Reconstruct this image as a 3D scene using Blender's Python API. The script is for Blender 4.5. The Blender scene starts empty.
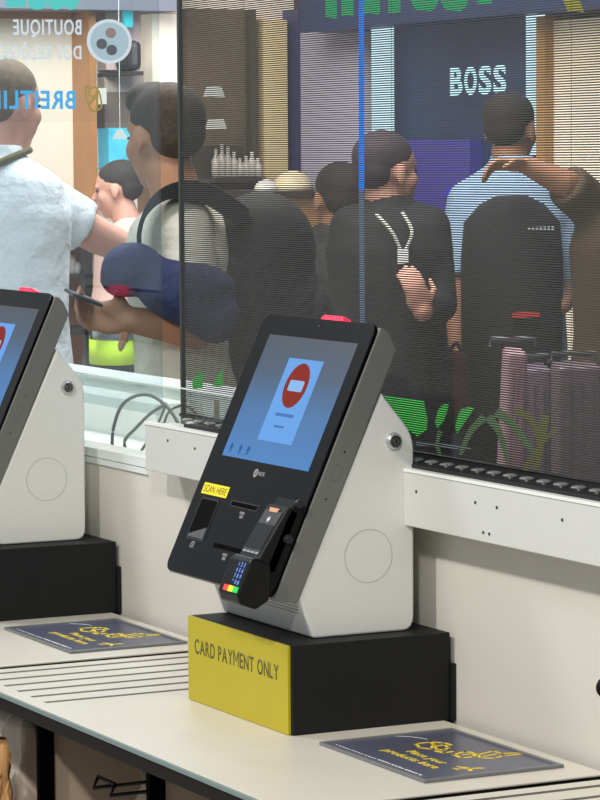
import bpy, bmesh, math, random
from mathutils import Vector, Matrix
random.seed(7)
sc = bpy.context.scene
COL = sc.collection
V = Vector
PI = math.pi
UP = 0.82                     # height of the worktop above the floor; shapes are measured from the worktop

# ------------------------------------------------------------------ camera
YAW, PITCH, ROLL, FOC = math.radians(27.078), math.radians(4.532), math.radians(-.3743), 3019.0
FW = V((-math.cos(YAW)*math.cos(PITCH), math.sin(YAW)*math.cos(PITCH), -math.sin(PITCH)))
_r = FW.cross(V((0, 0, 1))).normalized(); _u = _r.cross(FW)
RT = _r*math.cos(ROLL) + _u*math.sin(ROLL); UU = RT.cross(FW)
CAM = V((3.7021, -1.8752, 0.7984))
cd = bpy.data.cameras.new('camera'); cam = bpy.data.objects.new('camera', cd); COL.objects.link(cam)
cd.sensor_fit = 'HORIZONTAL'; cd.sensor_width = 36; cd.lens = FOC/600*36; cd.clip_start = .1; cd.clip_end = 100
m = Matrix((RT, UU, -FW)).transposed().to_4x4(); m.translation = CAM + V((0, 0, UP)); cam.matrix_world = m
sc.camera = cam

def ray(px, py): return FW + RT*((px-300)/FOC) - UU*((py-400)/FOC)
def at(px, py, t): return CAM + ray(px, py)*t
def onY(px, py, y): d = ray(px, py); return CAM + d*((y-CAM.y)/d.y)
def onX(px, py, x): d = ray(px, py); return CAM + d*((x-CAM.x)/d.x)
def onZ(px, py, z=0): d = ray(px, py); return CAM + d*((z-CAM.z)/d.z)

# ------------------------------------------------------------------ materials
def s2l(c): return tuple(((x/255)/12.92 if x/255 <= .04045 else ((x/255+.055)/1.055)**2.4) for x in c)
MATS = {}
def mat(name, rgb, rough=.5, metal=0, emit=None, es=1, noise=0, nscale=40, bump=0, bdist=.002, spec=.5, alpha=1, coat=0):
    if name in MATS: return MATS[name]
    mt = bpy.data.materials.new(name); mt.use_nodes = True; nt = mt.node_tree
    b = nt.nodes['Principled BSDF']; c = (*s2l(rgb), 1)
    b.inputs['Base Color'].default_value = c; b.inputs['Roughness'].default_value = rough
    b.inputs['Metallic'].default_value = metal; b.inputs['Specular IOR Level'].default_value = spec
    b.inputs['Alpha'].default_value = alpha; b.inputs['Coat Weight'].default_value = coat
    if emit:
        b.inputs['Emission Color'].default_value = (*s2l(emit), 1); b.inputs['Emission Strength'].default_value = es
    if noise or bump:
        tc = nt.nodes.new('ShaderNodeTexCoord'); n = nt.nodes.new('ShaderNodeTexNoise')
        n.inputs['Scale'].default_value = nscale; n.inputs['Detail'].default_value = 5
        nt.links.new(tc.outputs['Object'], n.inputs['Vector'])
        if noise:
            r = nt.nodes.new('ShaderNodeValToRGB'); r.color_ramp.elements[0].position = .3; r.color_ramp.elements[1].position = .7
            r.color_ramp.elements[0].color = tuple(x*(1-noise) for x in c[:3])+(1,)
            r.color_ramp.elements[1].color = tuple(min(1, x*(1+noise)) for x in c[:3])+(1,)
            nt.links.new(n.outputs['Fac'], r.inputs['Fac']); nt.links.new(r.outputs['Color'], b.inputs['Base Color'])
        if bump:
            bp = nt.nodes.new('ShaderNodeBump'); bp.inputs['Strength'].default_value = bump; bp.inputs['Distance'].default_value = bdist
            nt.links.new(n.outputs['Fac'], bp.inputs['Height']); nt.links.new(bp.outputs['Normal'], b.inputs['Normal'])
    MATS[name] = mt; return mt
def glassmat(name, tint, refl):
    mt = bpy.data.materials.new(name); mt.use_nodes = True; nt = mt.node_tree; nt.nodes.clear()
    o = nt.nodes.new('ShaderNodeOutputMaterial'); t = nt.nodes.new('ShaderNodeBsdfTransparent'); g = nt.nodes.new('ShaderNodeBsdfGlossy')
    x = nt.nodes.new('ShaderNodeMixShader'); t.inputs[0].default_value = (*s2l(tint), 1); g.inputs['Roughness'].default_value = .02
    x.inputs[0].default_value = refl
    nt.links.new(t.outputs[0], x.inputs[1]); nt.links.new(g.outputs[0], x.inputs[2])
    nt.links.new(x.outputs[0], o.inputs[0]); MATS[name] = mt; return mt
def lightmat(name, rgb, s):
    mt = bpy.data.materials.new(name); mt.use_nodes = True; nt = mt.node_tree; nt.nodes.clear()
    o = nt.nodes.new('ShaderNodeOutputMaterial'); e = nt.nodes.new('ShaderNodeEmission')
    e.inputs[0].default_value = (*s2l(rgb), 1); e.inputs[1].default_value = s
    nt.links.new(e.outputs[0], o.inputs[0]); MATS[name] = mt; return mt

white_pc = mat('white_powder_coat', (214, 214, 208), .55, noise=.015, nscale=60, bump=.15)
grey_pc = mat('grey_metal_housing', (104, 104, 100), .5, noise=.03, nscale=120)
black_gloss = mat('black_glass_panel', (13, 13, 15), .25, spec=.18)
black_plastic = mat('black_plastic', (9, 9, 10), .6, spec=.2)
black_box = mat('black_laminate', (21, 21, 22), .6, noise=.1, nscale=200, spec=.25)
hole = mat('dark_recess', (2, 2, 2), .8, spec=.05)
yellow = mat('yellow_board', (182, 166, 14), .42, noise=.02, nscale=8)
darktxt = mat('charcoal_print', (88, 82, 40), .6)
chrome = mat('chrome', (225, 225, 225), .32, 1)
worktop = mat('cream_worktop', (209, 202, 188), .38, noise=.02, nscale=12)
edgeglass = mat('teal_edge', (122, 140, 138), .25)
frame_dark = mat('dark_bronze_frame', (26, 21, 17), .6, spec=.2)
wallm = mat('beige_wall_panel', (214, 208, 197), .6, noise=.015, nscale=5)
railm = mat('white_aluminium', (206, 206, 201), .45, noise=.01, nscale=30)
sillm = mat('white_sill', (228, 232, 228), .35)
slate = mat('slate_print', (82, 84, 102), .3, noise=.03, nscale=30)
yprint = mat('yellow_print', (235, 205, 50), .5)
wprint = mat('white_print', (225, 225, 225), .5)
slatm = mat('slat_grey', (56, 56, 53), .6, spec=.3)
cablem = mat('grey_cable', (62, 72, 74), .5)
skin1 = mat('skin_fair', (205, 150, 130), .6, noise=.05, nscale=18)
skin2 = mat('skin_tan', (172, 122, 92), .6, noise=.05, nscale=18)
acrylic = mat('clear_rim', (112, 112, 114), .3)

# ------------------------------------------------------------------ mesh helpers
class MB:
    def __init__(s): s.bm = bmesh.new()
    def box(s, lo, hi, fr=None):
        c = [V((x, y, z)) for x in (lo[0], hi[0]) for y in (lo[1], hi[1]) for z in (lo[2], hi[2])]
        if fr: c = [fr(p) for p in c]
        v = [s.bm.verts.new(p) for p in c]
        for f in ((0, 1, 3, 2), (4, 6, 7, 5), (0, 4, 5, 1), (2, 3, 7, 6), (0, 2, 6, 4), (1, 5, 7, 3)): s.bm.faces.new([v[i] for i in f])
        return s
    def prism(s, pts, d):      # pts: list of 3D points (planar), extruded by vector d
        a = [s.bm.verts.new(p) for p in pts]; b = [s.bm.verts.new(V(p)+V(d)) for p in pts]; n = len(pts)
        s.bm.faces.new(a); s.bm.faces.new(b[::-1])
        for i in range(n): s.bm.faces.new([a[i], b[i], b[(i+1) % n], a[(i+1) % n]])
        return s
    def loft(s, rings, cap=True):
        R = [[s.bm.verts.new(p) for p in r] for r in rings]; n = len(R[0])
        for a, b in zip(R, R[1:]):
            for i in range(n): s.bm.faces.new([a[i], a[(i+1) % n], b[(i+1) % n], b[i]])
        if cap: s.bm.faces.new(R[0][::-1]); s.bm.faces.new(R[-1])
        return s
    def tube(s, pts, r, n=10, rs=None):
        pts = [V(p) for p in pts]; rings = []
        for i, p in enumerate(pts):
            d = (pts[min(i+1, len(pts)-1)]-pts[max(i-1, 0)]).normalized()
            a = d.cross(V((0, 0, 1)) if abs(d.z) < .95 else V((1, 0, 0))).normalized(); b = d.cross(a)
            q = rs[i] if rs else r
            rings.append([p + (a*math.cos(t)+b*math.sin(t))*q for t in [2*PI*k/n for k in range(n)]])
        return s.loft(rings)
    def cyl(s, p, d, r, n=24, r2=None): return s.tube([p, V(p)+V(d)], r, n, [r, r2 if r2 is not None else r])
    def ell(s, c, ax, n=18, m_=12):   # ax: three axis vectors
        rings = []
        top = s.bm.verts.new(V(c)+ax[2]); bot = s.bm.verts.new(V(c)-ax[2]); R = []
        for j in range(1, m_):
            ph = PI*j/m_
            R.append([s.bm.verts.new(V(c)+ax[2]*math.cos(ph)+(ax[0]*math.cos(2*PI*k/n)+ax[1]*math.sin(2*PI*k/n))*math.sin(ph)) for k in range(n)])
        for k in range(n):
            s.bm.faces.new([top, R[0][k], R[0][(k+1) % n]]); s.bm.faces.new([bot, R[-1][(k+1) % n], R[-1][k]])
        for a, b in zip(R, R[1:]):
            for k in range(n): s.bm.faces.new([a[k], b[k], b[(k+1) % n], a[(k+1) % n]])
        return s
    def sph(s, c, r): return s.ell(c, (V((r, 0, 0)), V((0, r, 0)), V((0, 0, r))), 14, 8)
    def cap(s, a, b, ra, rb, round_=True):
        s.tube([a, b], ra, 14, [ra, rb])
        if round_: s.sph(a, ra); s.sph(b, rb)
        return s
    def add_mesh(s, me, mw): 
        t = bmesh.new(); t.from_mesh(me); bmesh.ops.transform(t, matrix=mw, verts=t.verts); tm = bpy.data.meshes.new('t'); t.to_mesh(tm); t.free()
        s.bm.from_mesh(tm); bpy.data.meshes.remove(tm); return s
    def build(s, name, material, parent=None, bevel=0, seg=2, smooth=False, remesh=0, fix=True):
        if fix: bmesh.ops.recalc_face_normals(s.bm, faces=s.bm.faces)
        off = V((0, 0, UP))
        if parent is not None:
            off = off - rootloc(parent); base = V((0, 0, 0))
        else:
            xs = [v.co for v in s.bm.verts]
            base = V(((min(p.x for p in xs)+max(p.x for p in xs))/2, (min(p.y for p in xs)+max(p.y for p in xs))/2, min(p.z for p in xs)+UP)); off = off-base
        bmesh.ops.translate(s.bm, vec=off, verts=s.bm.verts)
        me = bpy.data.meshes.new(name); s.bm.to_mesh(me); s.bm.free()
        o = bpy.data.objects.new(name, me); COL.objects.link(o); o.location = base
        me.materials.append(material)
        if parent is not None: o.parent = parent
        if remesh:
            md = o.modifiers.new('r', 'REMESH'); md.mode = 'VOXEL'; md.voxel_size = remesh; md.use_smooth_shade = True
            sm = o.modifiers.new('s', 'SMOOTH'); sm.iterations = 4; sm.factor = .5
            dg = bpy.context.evaluated_depsgraph_get(); nm = bpy.data.meshes.new_from_object(o.evaluated_get(dg)); o.modifiers.clear(); o.data = nm
            if not nm.materials: nm.materials.append(material)
            smooth = True
        if bevel:
            bv = o.modifiers.new('b', 'BEVEL'); bv.width = bevel; bv.segments = seg; bv.limit_method = 'ANGLE'; bv.angle_limit = math.radians(35); bv.harden_normals = False
        if smooth:
            for p in o.data.polygons: p.use_smooth = True
        return o
def rootloc(o):
    p = V((0, 0, 0))
    while o is not None: p = p + o.location; o = o.parent
    return p
def tag(o, label=None, cat=None, group=None, kind=None):
    if label: o['label'] = label
    if cat: o['category'] = cat
    if group: o['group'] = group
    if kind: o['kind'] = kind
    return o
def thing(name, loc, label, cat, group=None):
    o = bpy.data.objects.new(name, None); COL.objects.link(o); o.location = V(loc)+V((0, 0, UP)); o.empty_display_size = .1
    return tag(o, label, cat, group)
def kids(o): return [c for c in bpy.data.objects if c.parent == o]
def copy_tree(o, parent=None):
    c = o.copy(); COL.objects.link(c); c.parent = parent
    for ch in kids(o): copy_tree(ch, c)
    return c
def struct(o): o['kind'] = 'structure'; return o
def text(mb, s, size, org, ux, uy, ext=.0006, align='LEFT', bold=0, sx=1):
    cu = bpy.data.curves.new('t', 'FONT'); cu.body = s; cu.size = 1; cu.extrude = 0; cu.align_x = align; cu.offset = bold; cu.resolution_u = 4; cu.space_character = 1.14 if bold else 1.04
    o = bpy.data.objects.new('t', cu); COL.objects.link(o)
    dg = bpy.context.evaluated_depsgraph_get(); me = bpy.data.meshes.new_from_object(o.evaluated_get(dg))
    COL.objects.unlink(o); bpy.data.objects.remove(o); bpy.data.curves.remove(cu)
    ux = V(ux).normalized(); uy = V(uy).normalized(); uz = ux.cross(uy)
    t = bmesh.new(); t.from_mesh(me); bpy.data.meshes.remove(me)
    r = bmesh.ops.extrude_face_region(t, geom=t.faces[:]); 
    for v in [g for g in r['geom'] if isinstance(g, bmesh.types.BMVert)]: v.co.z += ext/size
    for v in t.verts: v.co = V(org)+ux*v.co.x*size*sx+uy*v.co.y*size+uz*v.co.z*size
    tm = bpy.data.meshes.new('t'); t.to_mesh(tm); t.free(); mb.bm.from_mesh(tm); bpy.data.meshes.remove(tm)
    return mb
def spaced(mb, s, width, height, org, ux, uy, ext=.0004, bold=.02, gap=.09, space=.32):
    """lettering set glyph by glyph with an even gap"""
    gl = []; x = 0
    for ch in s:
        if ch == ' ': x += space; continue
        t = MB()
        if ch == 'M':      # open-legged capital with a pointed middle
            for q in (((0, 0), (.10, 0), (.10, .73), (0, .73)), ((.68, 0), (.78, 0), (.78, .73), (.68, .73)), ((.0, .73), (.11, .73), (.43, .22), (.35, .22)), ((.78, .73), (.67, .73), (.35, .22), (.43, .22))):
                t.prism([V((x_, y_, 0)) for x_, y_ in q], (0, 0, .01))
        else: text(t, ch, 1, (0, 0, 0), (1, 0, 0), (0, 1, 0), .01, 'LEFT', bold)
        xs = [v.co.x for v in t.bm.verts]; gl.append((t, x-min(xs))); x += max(xs)-min(xs)+gap
    x -= gap; top = max(v.co.y for t, _ in gl for v in t.bm.verts); ux, uy = V(ux), V(uy); uz = ux.cross(uy)
    for t, dx in gl:
        for v in t.bm.verts: v.co = V(org)+ux*(v.co.x+dx)/x*width+uy*v.co.y/top*height+uz*(ext if v.co.z > .005 else 0)
        tm = bpy.data.meshes.new('t'); t.bm.to_mesh(tm); t.bm.free(); mb.bm.from_mesh(tm); bpy.data.meshes.remove(tm)
    return mb
def smoothpath(pts, k=6):
    pts = [V(p) for p in pts]; out = []
    for i in range(len(pts)-1):
        p0, p1, p2, p3 = pts[max(i-1, 0)], pts[i], pts[i+1], pts[min(i+2, len(pts)-1)]
        for j in range(k):
            t = j/k; out.append(.5*((2*p1)+(p2-p0)*t+(2*p0-5*p1+4*p2-p3)*t*t+(3*p1-p0-3*p2+p3)*t**3))
    return out+[pts[-1]]
def rrect(u0, u1, v0, v1, r, n=5):
    out = []
    for cx, cy, a in ((u1-r, v1-r, 0), (u0+r, v1-r, 90), (u0+r, v0+r, 180), (u1-r, v0+r, 270)):
        for k in range(n+1): t = math.radians(a+90*k/n); out.append((cx+r*math.cos(t), cy+r*math.sin(t)))
    return out

# ================================================================== SETTING
WY = .264
struct(MB().box((-9.4, -2.6, -UP-.06), (6.5, 5.2, -UP)).build('floor', mat('pale_stone_floor', (176, 168, 158), .35, noise=.05, nscale=2)))
struct(MB().box((-4, WY, -UP), (2.2, WY+.05, .268)).build('wall_right', wallm))
# rail boxed out from the wall
def flatrail():
    mb = MB(); mb.box((-1.0, .2062, .2785), (2.2, WY, .3560)); return mb
rail = thing('wall_rail', (.6, .21, .2785), 'white aluminium box rail along the beige wall under the mesh screen', 'rail')
xl = onY(145, 450, .2062).x
MB().box((xl, .2062, .2785), (2.2, .2635, .3560)).build('rail_body', railm, rail, bevel=.0015)
MB().box((xl, .2046, .3560), (2.2, .2165, .3606)).build('top_flange', mat('rail_top', (238, 238, 232), .3), rail)
for px, py in ((168, 440.5), (195, 448.5), (416.5, 491.5), (475.5, 502.5), (497, 507.5), (562.5, 520), (483.5, 532.5), (489.5, 534)):
    p = onY(px, py, .2062); MB().cyl((p.x, .2064, p.z), (0, -.0012, 0), .0022, 12).build('screw', mat('screw_dark', (60, 58, 55), .4, .5), rail)
# sill and glass upstand to the left of the rail
struct(MB().box((-4, .258, .2685), (onY(145.2, 460, .258).x, .315, .2845)).build('trim_1', sillm, bevel=.001))
struct(MB().box((-4, .2595, .2565), (onY(145.2, 460, .258).x, WY+.001, .2675)).build('trim_2', sillm, bevel=.001))
gp = thing('glass_upstand', (-1.6, .256, .285), 'low clear glass pane standing on the white sill before the cables', 'glass pane')
MB().box((-4, .2555, .2845), (-.62, .2605, .4165)).build('pane', glassmat('greenish_glass', (252, 254, 252), .12), gp)
MB().box((-4, .2555, .4165), (-.62, .2605, .4182)).build('polished_edge', mat('glass_edge', (225, 235, 228), .3), gp)
# low white trough wall seen through the upstand
tr = thing('cable_trough', (-1.6, .6, .0), 'white cable trough behind the low glass upstand', 'trough')
zt = onY(100, 372, .62).z
TX1 = onY(238, 400, .60).x
MB().box((-4, .60, -UP), (TX1, .66, zt-.006)).build('back_board', mat('pale_green_board', (230, 234, 226), .5), tr)
MB().box((-4, .585, zt-.006), (TX1, .67, zt)).build('cap_strip', sillm, tr)
MB().box((-4, .318, .24), (-.95, .60, .262)).build('trough_base', mat('trough_base', (232, 235, 229), .5), tr)
MB().box((-4, .50, .262), (-1.55, .60, .335)).build('inner_ledge', sillm, tr)

# ================================================================== WORKTOP MODULES
YF, YB = -.2267, .2475
def module(x0, x1, gx):
    t = thing('worktop_module', ((x0+x1)/2, 0, -.03), 'x', 'worktop', None)
    del t['label']
    MB().box((x0, YF+.004, -.0030), (x1, YB-.001, 0)).build('top_board', worktop, t, bevel=.001)
    MB().box((x0, YF, -.0075), (x1, YF+.0042, -.0004)).build('glass_edge_strip', edgeglass, t, bevel=.0012)
    MB().box((x0+.004, YF+.003, -.027), (x1-.004, YF+.035, -.0076)).build('front_beam', frame_dark, t)
    MB().box((x0+.004, YF+.035, -.02), (x1-.004, YB, -.0032)).build('under_board', mat('under_board', (16, 15, 14), .8), t)
    for k in range(6):
        gxk = gx + k*.0542
        MB().box((gxk-.0052, -.199+.0, -.001), (gxk+.0052, .235, .0004)).build('drain_groove', mat('groove_dark', (84, 80, 74), .7), t)
    return t
mA = module(-.722, .4265, -.684); mA['label'] = 'cream worktop with dark grooves under the card payment box in the centre'
mB = module(-1.900, -.7490, -1.855); mB['label'] = 'cream worktop at left edge carrying the further black plinth'
mC = module(.4535, 1.60, .487); mC['label'] = 'cream worktop cut off at lower right corner showing only grooves'
base = thing('counter_frame', (-.2, 0, -UP), 'dark metal counter frame with black posts under the worktop', 'counter frame')
for (px, py) in ((36, 727), (146, 771)):
    p = onY(px, py, -.222)
    MB().box((p.x, -.222, -UP), (p.x+.011, -.198, -.0275)).build('post', mat('post_black', (2, 2, 2), .8, spec=.02), base)
for x in (.75, -1.0, -1.6):
    MB().box((x, -.222, -UP), (x+.011, -.198, -.0275)).build('post', MATS['post_black'], base)
for x_ in (-.7355, .4400, -1.92): MB().box((x_-.0160, YF+.036, -.026), (x_+.0160, YB+.01, -.0210)).build('gap_shade_strip', hole, base)  # black strips stand in for the shade in the module gaps
MB().box((-2.2, YB+.002, -.03), (1.6, WY-.001, -.012)).build('rear_strip', hole, base)
bp_m = mat('taupe_board', (168, 150, 130), .6)
MB().box((-2.2, .05, -UP), (1.6, .07, -.0205)).build('back_board', bp_m, base)
for px in (53, 164):
    x = onY(px-18, 735, -.222).x
    MB().box((x-.004, -.197, -UP), (x+.0, .05, -.0275)).build('divider_board', bp_m, base)
# wire hooks for the bags
hookm = mat('black_wire', (12, 12, 12), .4)
def hook(px, py, w, label):
    p = onY(px, py, -.16); x, z = p.x, p.z
    t = thing('bag_hook', (x, -.16, z), label, 'hook', None)
    MB().tube([(x, -.150, z+.004), (x, -.158, z-.012), (x, .05, z-.012)], .0028).build('prong', hookm, t, smooth=True)
    MB().tube([(x+w, -.150, z+.004), (x+w, -.158, z-.012), (x+w, .05, z-.012)], .0028).build('prong', hookm, t, smooth=True)
    MB().tube([(x, -.150, z+.004), (x+w, -.150, z+.004)], .0028).build('crossbar', hookm, t, smooth=True)
    return t
hook(92, 780, .062, 'black two pronged wire bag hook beside the kraft bag under the counter')
hook(-30, 732, .062, 'black wire bag hook above the plastic bag at left edge under the counter')
def bag(name, cx, cy, w, d, top, bot, m_, label, taper=.25, seed=1):
    rnd = random.Random(seed); mb = MB(); rings = []; n = 40
    for j in range(26):
        f = j/25; z = top+(bot-top)*f; ww = w*(taper+(1-taper)*min(1, f*2.6)**.7); dd = d*(.15+.85*min(1, f*2)**.8)
        rings.append([V((cx+ww*math.copysign(abs(math.cos(a))**.6, math.cos(a))*.5 + rnd.uniform(-1, 1)*.0022+.004*math.sin(5*f*6+a*3),
                         cy+dd*math.copysign(abs(math.sin(a))**.6, math.sin(a))*.5 + rnd.uniform(-1, 1)*.003+.006*math.sin(a*7+f*9), z)) for a in [2*PI*k/n for k in range(n)]])
    mb.loft(rings); return tag(mb.build(name, m_, smooth=True), label, 'bag')
kraft = mat('kraft_paper', (198, 150, 96), .7, noise=.06, nscale=30)
cream = mat('cream_plastic', (214, 196, 172), .35, noise=.05, nscale=20)
clear = mat('milky_plastic', (206, 190, 172), .25, noise=.06, nscale=14)
p1 = onY(15, 760, -.09); p2 = onY(128, 790, -.06)
bag('plastic_bag', p1.x-.01, -.10, .26, .13, onY(20, 716, -.10).z-.002, -.55, clear, 'milky crinkled plastic bag hanging under the counter near the left post', .75, 3)
bag('kraft_bag', onY(-6, 745, -.19).x, -.19, .10, .03, onY(0, 738, -.19).z, -.6, kraft, 'orange brown kraft bag in front of the milky plastic bag at the left edge', .8, 4)
bag('kraft_bag', p2.x+.0, .01, .06, .05, onY(128, 790, .0).z, -.6, kraft, 'orange brown kraft bag behind the two pronged wire hook', .8, 5)
bag('plastic_bag', p2.x+.012, -.045, .12, .05, onY(132, 765, -.05).z, -.5, cream, 'cream plastic bag hanging by the second black post under the counter', .3, 6)

# ================================================================== PRINTED TRAYS
def tray(dx):
    t = thing('tray_mat', (.22+dx, .12, 0), 'x', 'counter sign', 'printed trays on the worktop')
    x0, x1, y0, y1 = .080+dx, .362+dx, .0115, .210
    MB().box((x0, y0, .0003), (x1, y1, .0022)).build('printed_sheet', slate, t)
    rm = MB()
    for a, b in (((x0-.006, y0-.006), (x1+.006, y0)), ((x0-.006, y1), (x1+.006, y1+.006)), ((x0-.006, y0), (x0, y1)), ((x1, y0), (x1+.006, y1))): rm.box((a[0], a[1], .0003), (b[0], b[1], .0048))
    rm.build('clear_rim', acrylic, t, bevel=.0008)
    z = .0022
    tx = MB(); text(tx, 'Place your', .0200, (.180+dx, .082, z), (1, 0, 0), (0, 1, 0), .0004, 'LEFT', .012)
    text(tx, 'products here', .0215, (.157+dx, .058, z), (1, 0, 0), (0, 1, 0), .0004, 'LEFT', .012)
    tx.build('lettering', yprint, t)
    def w2(px, py): q = onZ(370+px/3.53, 720+py/3.53); return (q.x, q.y)
    def stroke(ic, pts, w=.0046, closed=True):
        n = len(pts); pts = [w2(*p) for p in pts]
        for i in range(n if closed else n-1):
            a = V((*pts[i], 0)); b = V((*pts[(i+1) % n], 0)); d = (b-a).normalized()*w*.36; q = V((-d.y, d.x, 0))
            ic.prism([V((p.x+dx, p.y, z)) for p in (a-d+q, a-d-q, b+d-q, b+d+q)], (0, 0, .0004))
    for pts, w, cl in ((((162, 90), (212, 84), (226, 92), (214, 108), (176, 104)), .006, True), (((214, 84), (262, 86), (284, 94)), .007, False), (((228, 98), (262, 94), (278, 104), (262, 112), (236, 110)), .006, True),
                       (((236, 116), (262, 122), (288, 118)), .008, False), (((296, 128), (336, 118), (374, 122), (366, 136), (322, 140)), .007, True), (((330, 128), (360, 126)), .006, False),
                       (((380, 130), (434, 116), (466, 124), (530, 122), (532, 127), (470, 133), (440, 141), (392, 140)), .006, True), (((404, 134), (444, 127)), .006, False)):
        ic = MB(); stroke(ic, pts, w, cl); ic.build('pictogram', yprint, t)
    ic = MB()
    for poly in ([(0, -.020), (.003, .014), (0, .019), (-.003, .014)], [(0, .004), (.017, -.006), (.017, -.010), (0, -.004)], [(0, .004), (-.017, -.006), (-.017, -.010), (0, -.004)], [(0, -.013), (.008, -.019), (0, -.018)], [(0, -.013), (-.008, -.019), (0, -.018)]):
        ic.prism([V((.322+p[0]+p[1]*.35+dx, .100+p[1], z)) for p in poly], (0, 0, .0004))
    ic.build('aeroplane_mark', yprint, t)
    wp = MB(); arc = [(.125+.06*math.cos(a), .075+.075*math.sin(a)) for a in [math.radians(95+i*9) for i in range(13)]]
    for a, b in zip(arc, arc[1:]):
        a = V((*a, 0)); b = V((*b, 0)); d = (b-a).normalized(); q = V((-d.y, d.x, 0))*.0007
        wp.prism([V((p.x+dx, p.y, z)) for p in (a+q, a-q, b-q, b+q)], (0, 0, .0003))
    wp.build('arc_line', wprint, t); wp = MB()
    for i in range(26):
        xx = .092+i*.0092; w = .0062 if i % 4 else .004; h_ = .0032 if i > 12 else .0018
        wp.prism([V((p[0]+dx, p[1], z)) for p in ((xx, .0215), (xx+w, .0215), (xx+w, .0215+h_), (xx, .0215+h_))], (0, 0, .0003))
    wp.build('fine_print', wprint, t)
    return t
tA = tray(0); tA['label'] = 'slate blue products tray mat beside the yellow board at lower right'
tB = tray(-1.172); tB['label'] = 'slate blue products tray mat at left beside the further black plinth'

# ================================================================== PLINTH + KIOSK
H = .1265
def plinth(dx):
    t = thing('plinth_box', (-.17+dx, .12, 0), 'x', 'box', None)
    MB().box((-.333+dx, .003, .0), (0+dx, .2555, H)).build('box_body', black_box, t, bevel=.0015)
    MB().box((-.34+dx, .2555, .0), (.004+dx, .2625, H-.045)).build('back_plate', black_box, t)
    MB().box((-.3345+dx, -.001, .0008), (-.0005-.006+dx, .003, H-.0005)).build('yellow_board', yellow, t)
    tx = MB(); spaced(tx, 'CARD PAYMENT ONLY', .276, .0225, (-.311+dx, -.0011, .0735), (1, 0, 0), (0, 0, 1), .0003, .010, .13, .36)
    tx.build('lettering', darktxt, t)
    return t
pA = plinth(0); pA['label'] = 'black plinth with yellow CARD PAYMENT ONLY front board in the centre'

A = V((-.0424, .1686, .5647)); T = V((0, .4151, .9098)).normalized(); N = V((0, .9098, -.4151)).normalized()
def P(u, v, off=0): return A + V((u, 0, 0)) + T*v + N*off      # panel coordinates: across, up the slope, into the housing
XK = -.0424
def screenmat():
    mt = bpy.data.materials.new('screen_glow'); mt.use_nodes = True; nt = mt.node_tree; b = nt.nodes['Principled BSDF']
    b.inputs['Base Color'].default_value = (.01, .012, .015, 1); b.inputs['Roughness'].default_value = .3
    tc = nt.nodes.new('ShaderNodeTexCoord'); sp = nt.nodes.new('ShaderNodeSeparateXYZ'); r = nt.nodes.new('ShaderNodeValToRGB')
    nt.links.new(tc.outputs['Generated'], sp.inputs[0]); nt.links.new(sp.outputs['Z'], r.inputs['Fac'])
    e = r.color_ramp.elements; e[0].position = 0; e[0].color = (*s2l((66, 132, 200)), 1); e[1].position = 1; e[1].color = (*s2l((66, 72, 84)), 1)
    q = e.new(.4); q.color = (*s2l((62, 116, 172)), 1); q = e.new(.7); q.color = (*s2l((62, 86, 112)), 1)
    nt.links.new(r.outputs[0], b.inputs['Emission Color']); b.inputs['Emission Strength'].default_value = .85
    return mt
scr_m = screenmat()
card_m = lightmat('dialog_blue', (116, 172, 240), .95); red_m = lightmat('stop_red', (150, 62, 54), .9); bar_m = lightmat('stop_bar', (150, 195, 245), .95); txt_m = lightmat('dialog_text', (70, 110, 175), .9)
beacon = mat('red_beacon', (235, 40, 70), .3, emit=(255, 40, 80), es=.9)
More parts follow.
